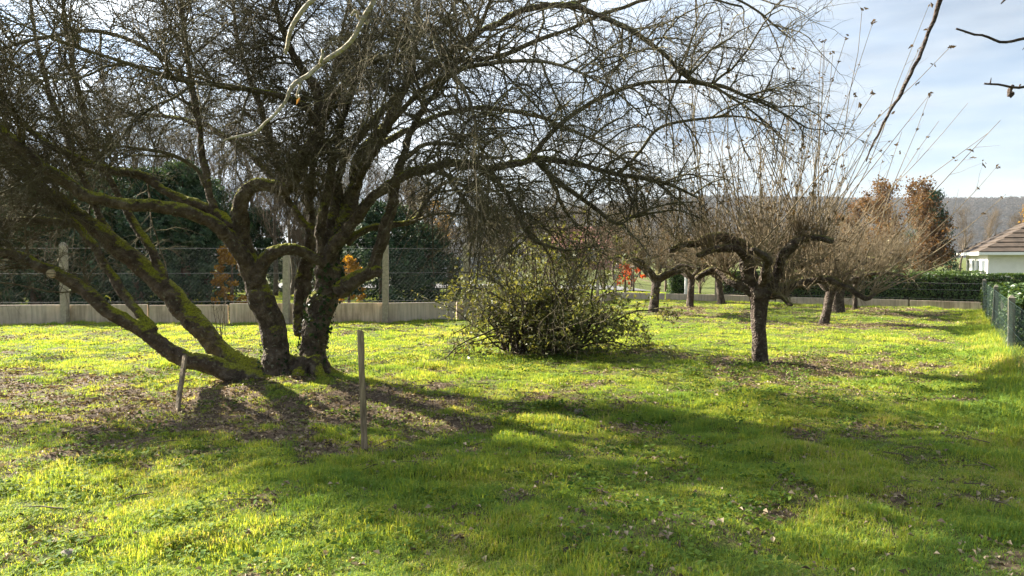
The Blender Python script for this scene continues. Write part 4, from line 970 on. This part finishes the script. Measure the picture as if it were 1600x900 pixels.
# parked car on the road, seen through the bush
def car(loc, rz, label):
    root = empty("parked_car", loc, rz); tag(root, label, "car")
    prof = [(-2.05, 0.32), (-2.1, 0.62), (-1.98, 0.92), (-1.55, 1.02), (-1.05, 1.40), (-0.2, 1.48), (0.55, 1.42), (1.15, 0.98), (1.85, 0.84), (2.08, 0.62), (2.08, 0.32)]
    ac = Acc(); n_ = len(prof); V = []
    for sy, ins in ((-1, 0), (1, 0)):
        for x, z in prof: V.append([x, sy * (0.86 - (0.20 if z > 1.1 else 0.0)), z])
    F = [np.array([[i, i + 1, n_ + i + 1, n_ + i] for i in range(n_ - 1)] + [[n_ - 1, 0, n_, 2 * n_ - 1]]), np.array([list(range(n_))[::-1], [n_ + i for i in range(n_)]])]
    ac.add(np.array(V), F); b_ = ac.obj("body", M_CAR, root, False); bevel(b_, 0.06, 3)
    for sy in (-1, 1):
        for (x0, x1, x2, x3) in ((-1.35, -1.02, -0.30, -0.30), (-0.22, -0.22, 0.50, 0.95)):
            gl = Acc(); yb, yt = sy * 0.872, sy * 0.675
            gl.add(np.array([[x0, yb, 1.03], [x3, yb, 1.03], [x2, yt, 1.38], [x1, yt, 1.38]]) + np.array([0, sy * 0.006, 0]), np.array([[0, 1, 2, 3]])); gl.obj("side_window", M_GLASS, root)
        for x in (-1.3, 1.3):
            wh = Acc(); a_ = np.linspace(0, 2 * np.pi, 20, endpoint=False); ring = np.stack([np.cos(a_) * 0.31 + x, 0 * a_, np.sin(a_) * 0.31 + 0.31], -1)
            wh.add(np.vstack([ring + [0, sy * 0.70, 0], ring + [0, sy * 0.90, 0]]), [np.array([[i, (i + 1) % 20, 20 + (i + 1) % 20, 20 + i] for i in range(20)]), np.array([list(range(20)), list(range(20, 40))])])
            w_ = wh.obj("wheel", M_TYRE, root, False)
            rim = Acc(); ring2 = np.stack([np.cos(a_) * 0.19 + x, 0 * a_ + sy * 0.906, np.sin(a_) * 0.19 + 0.31], -1); rim.add(ring2, np.array([list(range(20))])); rim.obj("rim", M_PAINT, w_)
    for x0, x1, z0, z1 in ((0.60, 1.12, 1.39, 1.02), (-1.12, -1.52, 1.38, 1.05)):
        gl = Acc(); gl.add(np.array([[x0, -0.6, z0], [x0, 0.6, z0], [x1, 0.76, z1], [x1, -0.76, z1]]) + [0.02 * np.sign(x1), 0, 0.025], np.array([[0, 1, 2, 3]])); gl.obj("windscreen" if x0 > 0 else "rear_window", M_GLASS, root)
    return root
M_CAR = plain_material("silver_car_paint", (0.42, 0.44, 0.46), (0.50, 0.52, 0.54), 1, 0.3, 0, spec=0.6)
M_TYRE = plain_material("tyre_rubber", (0.015, 0.015, 0.015), (0.03, 0.03, 0.03), 4, 0.9, 0)
c = at(752, 440, 38.0); car((c[0], 38.0, 0.06), 0.03, "silver car parked on the road beyond the tangled bush")

# ------------------------------------------------------------------ white house with a hipped tile roof
def hip_house(loc, rz, w, l, h, rise, over, label, wallm, roofm, name, nwin=3, gable=False, courses=11):
    root = empty(name, loc, rz); tag(root, label, "house")
    ac = Acc(); box(ac, (0, 0, -0.3), (l, w, h)); ac.obj("wall", wallm, root, False)
    x0, x1, y0, y1 = -over, l + over, -over, w + over; hw = (y1 - y0) / 2; ym = (y0 + y1) / 2
    rx0, rx1 = (x0, x1) if gable else (x0 + hw, x1 - hw)
    roof = empty("roof", (0, 0, 0)); roof.parent = root
    # deck below the tile courses
    ac = Acc(); zt = h + rise
    V = np.array([[x0, y0, h], [x1, y0, h], [x1, y1, h], [x0, y1, h], [rx0, ym, zt], [rx1, ym, zt]])
    ac.add(V, [np.array([[0, 1, 5, 4], [2, 3, 4, 5], [0, 3, 2, 1]]), np.array([[3, 0, 4], [1, 2, 5]])]); ac.obj("roof_deck", roofm if not gable else wallm, roof, False)
    # overlapping tile courses on every slope, each course a row with its own butt edge
    faces = [((x0, y0), (x1, y0), (rx0, ym), (rx1, ym)), ((x1, y1), (x0, y1), (rx1, ym), (rx0, ym))]
    if not gable: faces += [((x0, y1), (x0, y0), (rx0, ym), (rx0, ym)), ((x1, y0), (x1, y1), (rx1, ym), (rx1, ym))]
    for (a, b, c_, d_) in faces:
        a, b, c_, d_ = [np.array([*p, z]) for p, z in ((a, h), (b, h), (c_, zt), (d_, zt))]
        nrm_ = nrm(np.cross(b - a, c_ - a + 1e-9)[None])[0]
        if nrm_[2] < 0: nrm_ = -nrm_
        for i in range(courses):
            t0, t1 = i / courses, min(1, (i + 1.05) / courses)
            p0, p1 = a + (c_ - a) * t0, b + (d_ - b) * t0; q0, q1 = a + (c_ - a) * t1, b + (d_ - b) * t1
            V = np.array([p0 + nrm_ * 0.015, p1 + nrm_ * 0.015, p1 + nrm_ * 0.075, p0 + nrm_ * 0.075, q0 + nrm_ * 0.02, q1 + nrm_ * 0.02])
            cc = Acc(); cc.add(V, np.array([[0, 1, 2, 3], [3, 2, 5, 4]])); cc.obj("tile_course", roofm, roof, False)
    for gi, (a, b) in enumerate((((x0, y0), (x1, y0)), ((x1, y0), (x1, y1)), ((x1, y1), (x0, y1)), ((x0, y1), (x0, y0)))):
        gut = Acc(); a, b = np.array(a), np.array(b); dd = (b - a) / np.linalg.norm(b - a); nn_ = np.array([dd[1], -dd[0]]); lo = np.minimum(a, b) - 0.02; hi = np.maximum(a, b) + 0.02
        e_ = 0.003 * gi; box(gut, (lo[0] - 0.03 - e_, lo[1] - 0.03 - e_, h - 0.14 - e_), (hi[0] + 0.03 + e_, hi[1] + 0.03 + e_, h + 0.012 + e_)); gut.obj("fascia", M_PAINT, roof, False)
    return root
def add_window(root, x0, x1, z0, z1, face, pos, name="window"):
    """face 'x': on the plane x = pos looking to -x; face 'y': on the plane y = pos looking to -y"""
    fr = Acc(); t = 0.07
    def bx(acc, u0, u1, w0, w1, d0, d1):
        if face == 'x': box(acc, (pos - d1, u0, w0), (pos - d0, u1, w1))
        else: box(acc, (u0, pos - d1, w0), (u1, pos - d0, w1))
    bx(fr, x0, x0 + t, z0, z1, -0.02, 0.05); bx(fr, x1 - t, x1, z0, z1, -0.02, 0.05); bx(fr, x0 + t, x1 - t, z1 - t, z1, -0.02, 0.045); bx(fr, x0 + t, x1 - t, z0, z0 + t, -0.02, 0.045)
    w_ = fr.obj(name, M_PAINT, root, False)
    gl = Acc(); bx(gl, x0 + t, x1 - t, z0 + t, z1 - t, -0.01, 0.015); gl.obj("pane", M_GLASS, w_, False)
# its long side faces the garden; the short glazed side looks left along the hedge
HZ = -0.95
hc = at(1543, 430, 41.0)
house = hip_house((hc[0], 41.0, HZ), math.radians(-25), 9.0, 12.0, 2.75, 2.9, 0.45, "white single-storey house with brown hipped tile roof beyond the hedge", M_RENDER, M_TILE, "white_house")
for i in range(4): add_window(house, 0.5 + i * 2.1, 2.0 + i * 2.1, 0.25, 2.35, 'x', 0.0)
add_window(house, 5.0, 6.4, 0.9, 2.1, 'y', 0.0)

# ------------------------------------------------------------------ red house behind the crown
rc = at(872, 400, 105.0)
red = hip_house((rc[0] - 1.5, 105.0, 0), math.radians(-20), 8.0, 9.0, 2.6, 3.2, 0.4, "red brick house with a steep red tile roof behind the tangled bush", M_REDWALL, M_REDROOF, "brick_house", gable=True, courses=12)
for u0 in (0.8, 3.2, 5.8): add_window(red, u0, u0 + 1.2, 0.9, 2.2, 'y', 0.0)
add_window(red, 3.2, 4.6, 0.9, 2.2, 'x', 0.0)
gb = Acc(); gb.add(np.array([[-0.012, 0, 2.6], [-0.012, 8, 2.6], [-0.012, 4, 5.5]]), np.array([[0, 1, 2]])); gb.obj("gable", M_RENDER, red)

# ------------------------------------------------------------------ evergreen and bare trees beyond the wall
def conifer_mesh(seed, h, r0, mat=M_CONIFER, n=11000, shape=0.8, low=0.0, leaf=(0.06, 0.17)):
    r = np.random.default_rng(seed); nc = max(30, n // 55)
    t = r.random(nc) ** 0.8; th = r.random(nc) * 2 * np.pi
    prof = np.maximum((1 - t) ** shape, 0.05) * (0.8 + 0.2 * np.minimum(t * 8, 1))
    rad = r0 * prof * r.uniform(0.45, 1.12, nc)
    cc = np.stack([rad * np.cos(th), rad * np.sin(th), low + (h - low) * t], -1)
    cs = r.uniform(0.05, 0.14, nc) * (r0 + h * 0.25)
    ii = r.integers(0, nc, n); g3 = r.normal(0, 1, (n, 3)); out_ = np.stack([np.cos(th), np.sin(th), 0.3 + 0 * th], -1)
    tt = r.random(n)[:, None]                                   # each clump is a spray reaching out and up
    p = cc[ii] + out_[ii] * tt * (cs[ii] * 1.6)[:, None] + g3 * np.array([0.5, 0.5, 0.45]) * cs[ii][:, None] * (1.1 - 0.7 * tt)
    p[:, 2] = np.maximum(p[:, 2], 0.02)
    nr = out_[ii] + r.normal(0, 0.7, (n, 3))
    v, f = leaf_quads(p, nr, r.uniform(leaf[0], leaf[1], n), r, 0.6, 0.3)
    a = Acc(); a.add(v, f, np.repeat(r.random(n), 4)); cr = a.mesh("crown", mat, False)
    tk = Acc(); s = spline(np.array([(0, 0, -0.2, r0 * 0.12), (0, 0, h * 0.4, r0 * 0.08), (0.03, 0, h * 0.92, 0.015)]), 12); gnarl_tube(tk, s[:, :3], s[:, 3], r, 8, 0.1)
    return cr, tk.mesh("trunk", M_FAR)
def plant(name, meshes, loc, label, cat, rz=0, s=1.0, group=None):
    root = empty(name, loc, rz); root.scale = (s, s, s) if np.isscalar(s) else s; tag(root, label, cat, group)
    for nm, me in zip(("crown", "trunk"), meshes): link(nm, me, root)
    return root
cA, cB, cC = conifer_mesh(1, 3.6, 1.45, n=16000, shape=0.45), conifer_mesh(2, 5.2, 1.8, n=15000, shape=0.7), conifer_mesh(3, 4.1, 1.35, n=16000, shape=0.6)
rb = np.random.default_rng(77)
def onback(px, Y): q_ = at(px, 430, Y); return (q_[0], Y, float(ground_z(np.array([q_[0]]), np.array([Y]))[0]))
row = [(10, 24.6, cC, 0.9), (95, 24.8, cA, 0.95), (180, 24.5, cC, 0.95), (255, 24.9, cA, 1.0), (325, 24.4, cC, 0.95), (-260, 22.5, cB, 0.8), (-120, 22.0, cA, 1.0), (-30, 22.6, cC, 0.86), (55, 22.2, cA, 0.98), (140, 22.8, cC, 1.0), (215, 22.3, cA, 1.12), (290, 22.9, cC, 1.06)]
for px, Y, m_, s_ in row:
    plant("evergreen_tree", m_, onback(px, Y), "dark green evergreen in the dense row behind the netted concrete fence", "tree", rb.random() * 6, s_, "evergreens in a row behind the concrete fence")
plant("evergreen_tree", cC, onback(405, 33.0), "deep green evergreen standing further back past the golden shrub", "tree", 2.2, (1.0, 1.0, 0.9))
plant("evergreen_tree", cA, onback(500, 35.0), "dim evergreen far back between the old tree's two trunks", "tree", 0.5, (1.1, 1.1, 1.0))
plant("evergreen_tree", cA, onback(600, 25.0), "dark broad evergreen beyond the fence, past the old tree's trunk", "tree", 1.0, (1.15, 1.15, 0.92))
plant("evergreen_tree", cA, onback(655, 27.0), "blue-green low evergreen beyond the fence next to the bare thicket", "tree", 2.0, (1.0, 1.0, 0.75))
plant("evergreen_tree", cB, onback(1450, 62), "dark narrow conifer rising behind the russet tree", "tree", 0.4, (1.2, 1.2, 1.55))
gA = conifer_mesh(9, 1.9, 0.62, M_GOLD, 2600, 0.5, 0.1, (0.06, 0.14))
plant("golden_shrub", gA, onback(362, 22.0), "golden-leaved shrub beside the dark evergreens behind the fence", "shrub", 0, 0.95)
plant("golden_shrub", gA, onback(545, 23.5), "small golden shrub seen between the old tree's trunk and the broad evergreen", "shrub", 1.5, 0.8)
rA = conifer_mesh(10, 1.6, 0.7, M_RED, 700, 0.5, 0.35, (0.07, 0.16))
plant("red_shrub", rA, onback(977, 29.5), "bright red-leaved shrub by the road behind the tangled bush", "shrub", 0, (0.62, 0.62, 0.75))
plant("red_shrub", rA, onback(990, 33.5), "taller red-leaved shrub further along the road", "shrub", 2, (0.7, 0.7, 1.15))

def bare_tree_meshes(seed, h, r0, spread, n1=9, dens=1.0, leafm=None, leafn=0, fork=0.3):
    r = np.random.default_rng(seed); tk = Acc(); cr = Acc()
    s = spline(np.array([(0, 0, -0.3, r0 * 1.3), (0.02 * h, 0, h * 0.2, r0), (r.normal(0, 0.03) * h, r.normal(0, 0.03) * h, h * 0.55, r0 * 0.6), (r.normal(0, 0.05) * h, 0, h * 0.95, r0 * 0.12)]), 24)
    gnarl_tube(tk, s[:, :3], s[:, 3], r, 8, 0.12)
    P0 = s[None, :, :3]; R0 = s[None, :, 3]
    A, AR = branch_out(P0, R0, r, n1 * 2.2, (h * spread * 0.5, h * spread), (35, 65), 10, (r0 * 0.25, r0 * 0.5), up=0.5, droop=0.1, wob=0.12, tmin=fork)
    B, BR = branch_out(A, AR, r, 7 * dens, (h * 0.12, h * 0.26), (25, 60), 7, (r0 * 0.07, r0 * 0.14), up=0.4, droop=0.1, wob=0.14)
    C, CR = branch_out(B, BR, r, 6 * dens, (h * 0.05, h * 0.13), (25, 60), 5, (r0 * 0.035, r0 * 0.06), up=0.3, droop=0.1, wob=0.16)
    for P_, R_, sd in ((A, AR, 5), (B, BR, 3), (C, CR, 3)): cr.add(*tubes(P_, R_, sd))
    ms = [cr.mesh("crown", M_FAR), tk.mesh("trunk", M_FAR)]
    if leafm is not None:
        pts = np.concatenate([C[:, -1], C[:, 2], C[:, 3], B[:, 3], B[:, 5]]); pts = pts[r.permutation(len(pts))[:leafn]] + r.normal(0, h * 0.012, (min(leafn, len(pts)), 3))
        lf_ = Acc(); v, f = leaf_quads(pts, r.normal(size=pts.shape) + [0, 0, 0.5], r.uniform(0.10, 0.24, len(pts)) * h / 7, r, 0.7, 0.3); lf_.add(v, f, np.repeat(r.random(len(pts)), 4)); ms.append(lf_.mesh("leaves", leafm, False))
    return ms
def plant3(name, ms, loc, label, cat, rz, s, group=None):
    root = empty(name, loc, rz); root.scale = (s, s, s); tag(root, label, cat, group)
    for nm, me in zip(("crown", "trunk", "leaves"), ms): link(nm, me, root)
bt = [bare_tree_meshes(100 + i, 7.0, 0.12, 0.36, 10, 1.35) for i in range(3)]
th = [bare_tree_meshes(120 + i, 3.2, 0.055, 0.55, 12, 1.5, fork=0.03) for i in range(2)]
for px, Y, i, s_ in ((-180, 27, 0, 1.0), (-40, 29, 1, 0.95), (70, 27, 2, 0.9), (165, 30, 0, 1.0), (255, 28, 1, 0.85), (345, 31, 2, 0.9), (430, 29, 0, 0.75), (520, 32, 1, 0.75), (600, 36, 2, 0.72), (20, 33, 1, 1.0), (120, 35, 0, 1.05), (210, 34, 2, 1.0), (300, 36, 1, 1.05), (390, 34, 0, 0.95), (455, 30, 1, 0.7), (490, 27, 2, 0.55), (560, 30, 0, 0.7), (640, 33, 1, 0.7)):
    plant3("bare_tree", bt[i], onback(px, Y), "bare brown tree standing behind the evergreens beyond the concrete fence", "tree", rb.random() * 6, s_, "bare trees behind the evergreens")
for px, Y, i, s_ in ((672, 27, 0, 0.85), (700, 29, 1, 0.9), (735, 28, 1, 0.95), (765, 31, 0, 1.0), (800, 29, 1, 1.0), (835, 32, 0, 1.0), (862, 29, 1, 1.05), (905, 31, 0, 1.0), (945, 34, 1, 1.0), (985, 36, 0, 1.0), (1040, 38, 1, 1.05), (1095, 36, 0, 0.95)):
    plant3("thicket_bush", th[i], onback(px, Y), "twiggy brown leafless bush in the thicket across from the tangled bush", "bush", rb.random() * 6, s_, "bushes of the bare thicket")
for px, Y, i, s_ in ((375, 33, 0, 1.3), (425, 35, 1, 1.35), (465, 31, 0, 1.2), (505, 36, 1, 1.4), (550, 33, 0, 1.3), (600, 35, 1, 1.3), (640, 38, 0, 1.4)):
    plant3("thicket_bush", th[i], onback(px, Y), "tall twiggy leafless bush seen between the old tree's trunks beyond the fence", "bush", rb.random() * 6, s_, "tall bare bushes beyond the fence")
for px, Y, i, s_ in ((660, 55, 1, 0.9), (740, 60, 0, 1.0), (820, 66, 2, 1.0), (960, 70, 1, 0.95), (1030, 75, 2, 1.0), (1100, 80, 0, 1.05), (1170, 85, 1, 1.1), (1240, 80, 2, 1.0), (1300, 72, 0, 1.0), (700, 75, 2, 1.0), (780, 80, 1, 1.1), (890, 72, 0, 0.9), (1000, 95, 1, 1.2), (1500, 120, 2, 1.3), (1545, 140, 0, 1.4), (1590, 125, 1, 1.3), (1640, 130, 2, 1.4)) + tuple((px_, 58 + (px_ * 7) % 23, (px_ // 50) % 3, 1.05 + 0.03 * (px_ % 7)) for px_ in range(-90, 640, 52)):
    plant3("bare_tree", bt[i], onback(px, Y), "distant bare tree on the skyline beyond the road and orchard", "tree", rb.random() * 6, s_, "distant bare trees on the skyline")
rus = bare_tree_meshes(140, 6.2, 0.13, 0.42, 11, 1.4, M_RUSSET, 11000, fork=0.08)
for px, Y, s_, lab in ((1375, 48, 1.0, "broad russet-leaved tree behind the long hedge"), (1445, 50, 1.04, "taller russet-leaved tree before the dark narrow conifer"), (1330, 58, 0.9, "smaller russet tree standing past the broad one")):
    plant3("russet_tree", rus, onback(px, Y), lab, "tree", rb.random() * 6, s_)
ylw = bare_tree_meshes(150, 5.5, 0.12, 0.42, 9, 1.0, M_GOLD, 900, fork=0.2)
plant3("bare_tree", ylw, onback(1612, 70), "yellow-tinged tree rising behind the white house roof", "tree", 1, 1.1)
plant3("bare_tree", ylw, onback(690, 48), "yellow-tinged tree behind the bare thicket", "tree", 2, 0.75)

# slim white posts by the road
for px, Y, h_, lab in ((1072, 28.6, 0.95, "slim white concrete post beside the short hedge clump"), (1141, 26.6, 0.75, "short slim white post under the gnarled tree's drooping limb")):
    o = link("concrete_post", post_mesh(0.09, h_, 0.05, M_PAINT, "concrete_post")); p_ = onback(px, Y); o.location = p_; tag(o, lab, "post")

# ------------------------------------------------------------------ wooded hill
ac = Acc(); hx = np.linspace(-2600, 3000, 150); hy = np.linspace(1150, 2500, 50); HX, HY = np.meshgrid(hx, hy)
def hill_z(x, y):
    ridge = 118 + 26 * (fbm(x * 0.0011 + 3, y * 0 + 2, 5, 3) - 0.5) * 2 + 14 * np.sin(x * 0.0016)
    return -4 + ridge * smooth(1150, 1750, y) * smooth(-700, 500, x) + 6 * (fbm(x * 0.006, y * 0.006, 7, 3) - 0.5)
q = (np.arange(49)[:, None] * 150 + np.arange(149)[None, :]).ravel()
ac.add(np.stack([HX, HY, hill_z(HX, HY)], -1), np.stack([q, q + 1, q + 151, q + 150], -1)); tag(ac.obj("hill", M_HILL), kind="structure")
def clump(seed):
    r = np.random.default_rng(seed); n = 130; p = r.normal(size=(n, 3)); p = nrm(p) * (0.5 + 0.5 * r.random((n, 1))) * np.array([5, 5, 6.5]) + np.array([0, 0, 6])
    v, f = leaf_quads(p, r.normal(size=(n, 3)), r.uniform(1.6, 3.2, n), r, 0.6, 0.2); a = Acc(); a.add(v, f, np.repeat(r.random(n), 4)); return a.mesh("hill_tree", M_HILLTREE, False)
n = 16000; x = rb.uniform(-500, 2400, n); y = 1150 + 750 * rb.random(n) ** 0.9
sc_ = rb.uniform(0.7, 1.5, n)[:, None] * np.ones((1, 3))
tag(scatter("hill_woods", np.stack([x, y, hill_z(x, y)], -1), np.stack([0 * x, 0 * x, rb.random(n) * 6.28], -1), sc_, rb.integers(0, 4, n), [clump(i) for i in range(4)]), "grey-brown bare woods covering the distant hill", "woods")

# ------------------------------------------------------------------ overhanging tree beside the camera: its limbs reach into the top of the picture
near = empty("overhanging_tree", (3.6, -1.6, 0)); nb_ = np.array([3.6, -1.6, 0])
tag(near, "near tree whose thin dark twigs and one branch coloured sunlit-pale hang in from above", "tree")
rn = np.random.default_rng(61); ac = Acc(); tk = Acc()
s = spline(np.array([(0, 0, -0.2, 0.2), (0, 0, 0.4, 0.15), (-0.05, 0.1, 1.6, 0.13), (-0.1, 0.3, 2.9, 0.10), (-0.15, 0.5, 4.2, 0.06)]), 50); gnarl_tube(tk, s[:, :3], s[:, 3], rn, 12, 0.15)
tk.obj("trunk", M_ORCH, near)
def near_limb(acc, pts, sides=7, bump=0.1):
    p = np.array([np.append(np.array(a[:3], float) - nb_, a[3]) for a in pts]); s_ = spline(p, max(20, int(np.linalg.norm(np.diff(p[:, :3], axis=0), axis=1).sum() / 0.03)))
    s_[:, :3] += (np.stack([fbm(np.arange(len(s_)) * 0.17 + 5 * j, np.full(len(s_), j * 3.0 + len(pts)), 71 + j, 3) - 0.5 for j in range(3)], -1)) * 0.055
    gnarl_tube(acc, s_[:, :3], s_[:, 3], rn, sides, bump); return s_
A_ = lambda x, y, Y, w: (*at(x, y, Y), w * 0.5 * Y / FPX)
top = nb_ + np.array([-0.1, 0.35, 3.0])
hangs = [near_limb(ac, [(*top, 0.05), (3.2, 0.6, 3.9, 0.035), (2.75, 2.4, 4.1, 0.022), A_(1520, -140, 4.0, 12), A_(1478, -10, 4.0, 8), A_(1455, 40, 4.0, 6), A_(1425, 105, 4.0, 5.5), A_(1390, 165, 4.0, 4.5), A_(1372, 208, 4.0, 3), A_(1357, 250, 4.0, 2)]),
         near_limb(ac, [(*top, 0.04), (4.2, 0.8, 3.8, 0.03), (4.3, 2.4, 3.7, 0.018), A_(1720, 60, 3.6, 7), A_(1640, 58, 3.6, 5), A_(1590, 66, 3.6, 4.5), A_(1555, 66, 3.6, 4), A_(1525, 57, 3.6, 3.5), A_(1496, 47, 3.6, 3)]),
         near_limb(ac, [(*(top + [0.1, 0.1, -0.3]), 0.04), (4.4, 0.9, 3.2, 0.028), (4.5, 2.4, 3.1, 0.016), A_(1720, 120, 3.4, 6), A_(1640, 136, 3.4, 4.5), A_(1590, 139, 3.4, 4), A_(1560, 134, 3.4, 3.5), A_(1535, 127, 3.4, 3)]),
         near_limb(ac, [A_(1578, 137, 3.4, 4), A_(1577, 144, 3.4, 7), A_(1577, 151, 3.4, 3)], 7),
         near_limb(ac, [A_(1720, 30, 3.6, 6), A_(1640, -20, 3.6, 5), A_(1585, -18, 3.6, 4), A_(1563, 0, 3.6, 4), A_(1561, 4, 3.6, 2)], 6)]
HP = np.array([h_[np.linspace(len(h_) * 0.5, len(h_) - 1, 14).astype(int), :3] for h_ in hangs[:3]]); HR = np.array([h_[np.linspace(len(h_) * 0.5, len(h_) - 1, 14).astype(int), 3] for h_ in hangs[:3]])
B_, BR_ = branch_out(HP, HR, rn, 9, (0.015, 0.05), (50, 90), 4, (0.003, 0.005), up=0.1, droop=0); ac.add(*tubes(B_, BR_, 5))
ac.obj("twigs", M_NEAR, near)
pl = Acc()
ptop = nb_ + np.array([-0.15, 0.5, 4.1])
pp = near_limb(pl, [(*ptop, 0.05), (2.2, 0.0, 4.6, 0.035), (0.6, 1.4, 4.3, 0.024), A_(640, -150, 3.6, 10), A_(592, -10, 3.5, 8), A_(582, 18, 3.5, 8), A_(566, 45, 3.5, 7.5), A_(520, 90, 3.5, 7), A_(468, 128, 3.45, 6.5), A_(440, 165, 3.4, 5), A_(415, 192, 3.4, 4.5), A_(398, 210, 3.4, 5), A_(375, 218, 3.4, 4), A_(350, 221, 3.4, 2)], 8)
near_limb(pl, [A_(600, -60, 3.55, 9), A_(540, -40, 3.5, 8), A_(492, 0, 3.5, 8), A_(460, 30, 3.5, 7), A_(448, 60, 3.5, 6), A_(438, 84, 3.5, 6)], 7)
near_limb(pl, [A_(571, 40, 3.5, 6), A_(556, 20, 3.5, 5), A_(547, 26, 3.5, 4)], 6)
near_limb(pl, [A_(500, 106, 3.48, 6), A_(499, 95, 3.46, 5), A_(502, 80, 3.44, 4)], 6)
near_limb(pl, [A_(466, 130, 3.45, 5), A_(463, 146, 3.43, 4), A_(466, 158, 3.42, 2)], 6)
pl.obj("pale_branch", M_PALE, near)
ol = Acc(); c = at(466, 158, 3.4) - nb_; v, f = leaf_quads(np.array([c]), np.array([[0.3, -1, 0.2]]), np.array([0.042]), rn, 0.4, 0.3); ol.add(v, f); ol.obj("withered_leaf", M_RUSSET, near, shade=False)

# ------------------------------------------------------------------ hazy air
ac = Acc(); box(ac, (-2900, -60, -8), (3200, 2560, 230)); hz = ac.obj("haze", bpy.data.materials.new("hazy_air"), shade=False)
hm = hz.data.materials[0]; hm.use_nodes = True; nt = hm.node_tree; nt.nodes.clear()
ho = nt.nodes.new("ShaderNodeOutputMaterial"); hv = nt.nodes.new("ShaderNodeVolumePrincipled")
hv.inputs['Color'].default_value = (0.80, 0.87, 0.95, 1); hv.inputs['Density'].default_value = 0.00008; hv.inputs['Anisotropy'].default_value = 0.2
nt.links.new(hv.outputs[0], ho.inputs['Volume']); tag(hz, "pale blue haze of the valley air", "haze", kind="stuff")
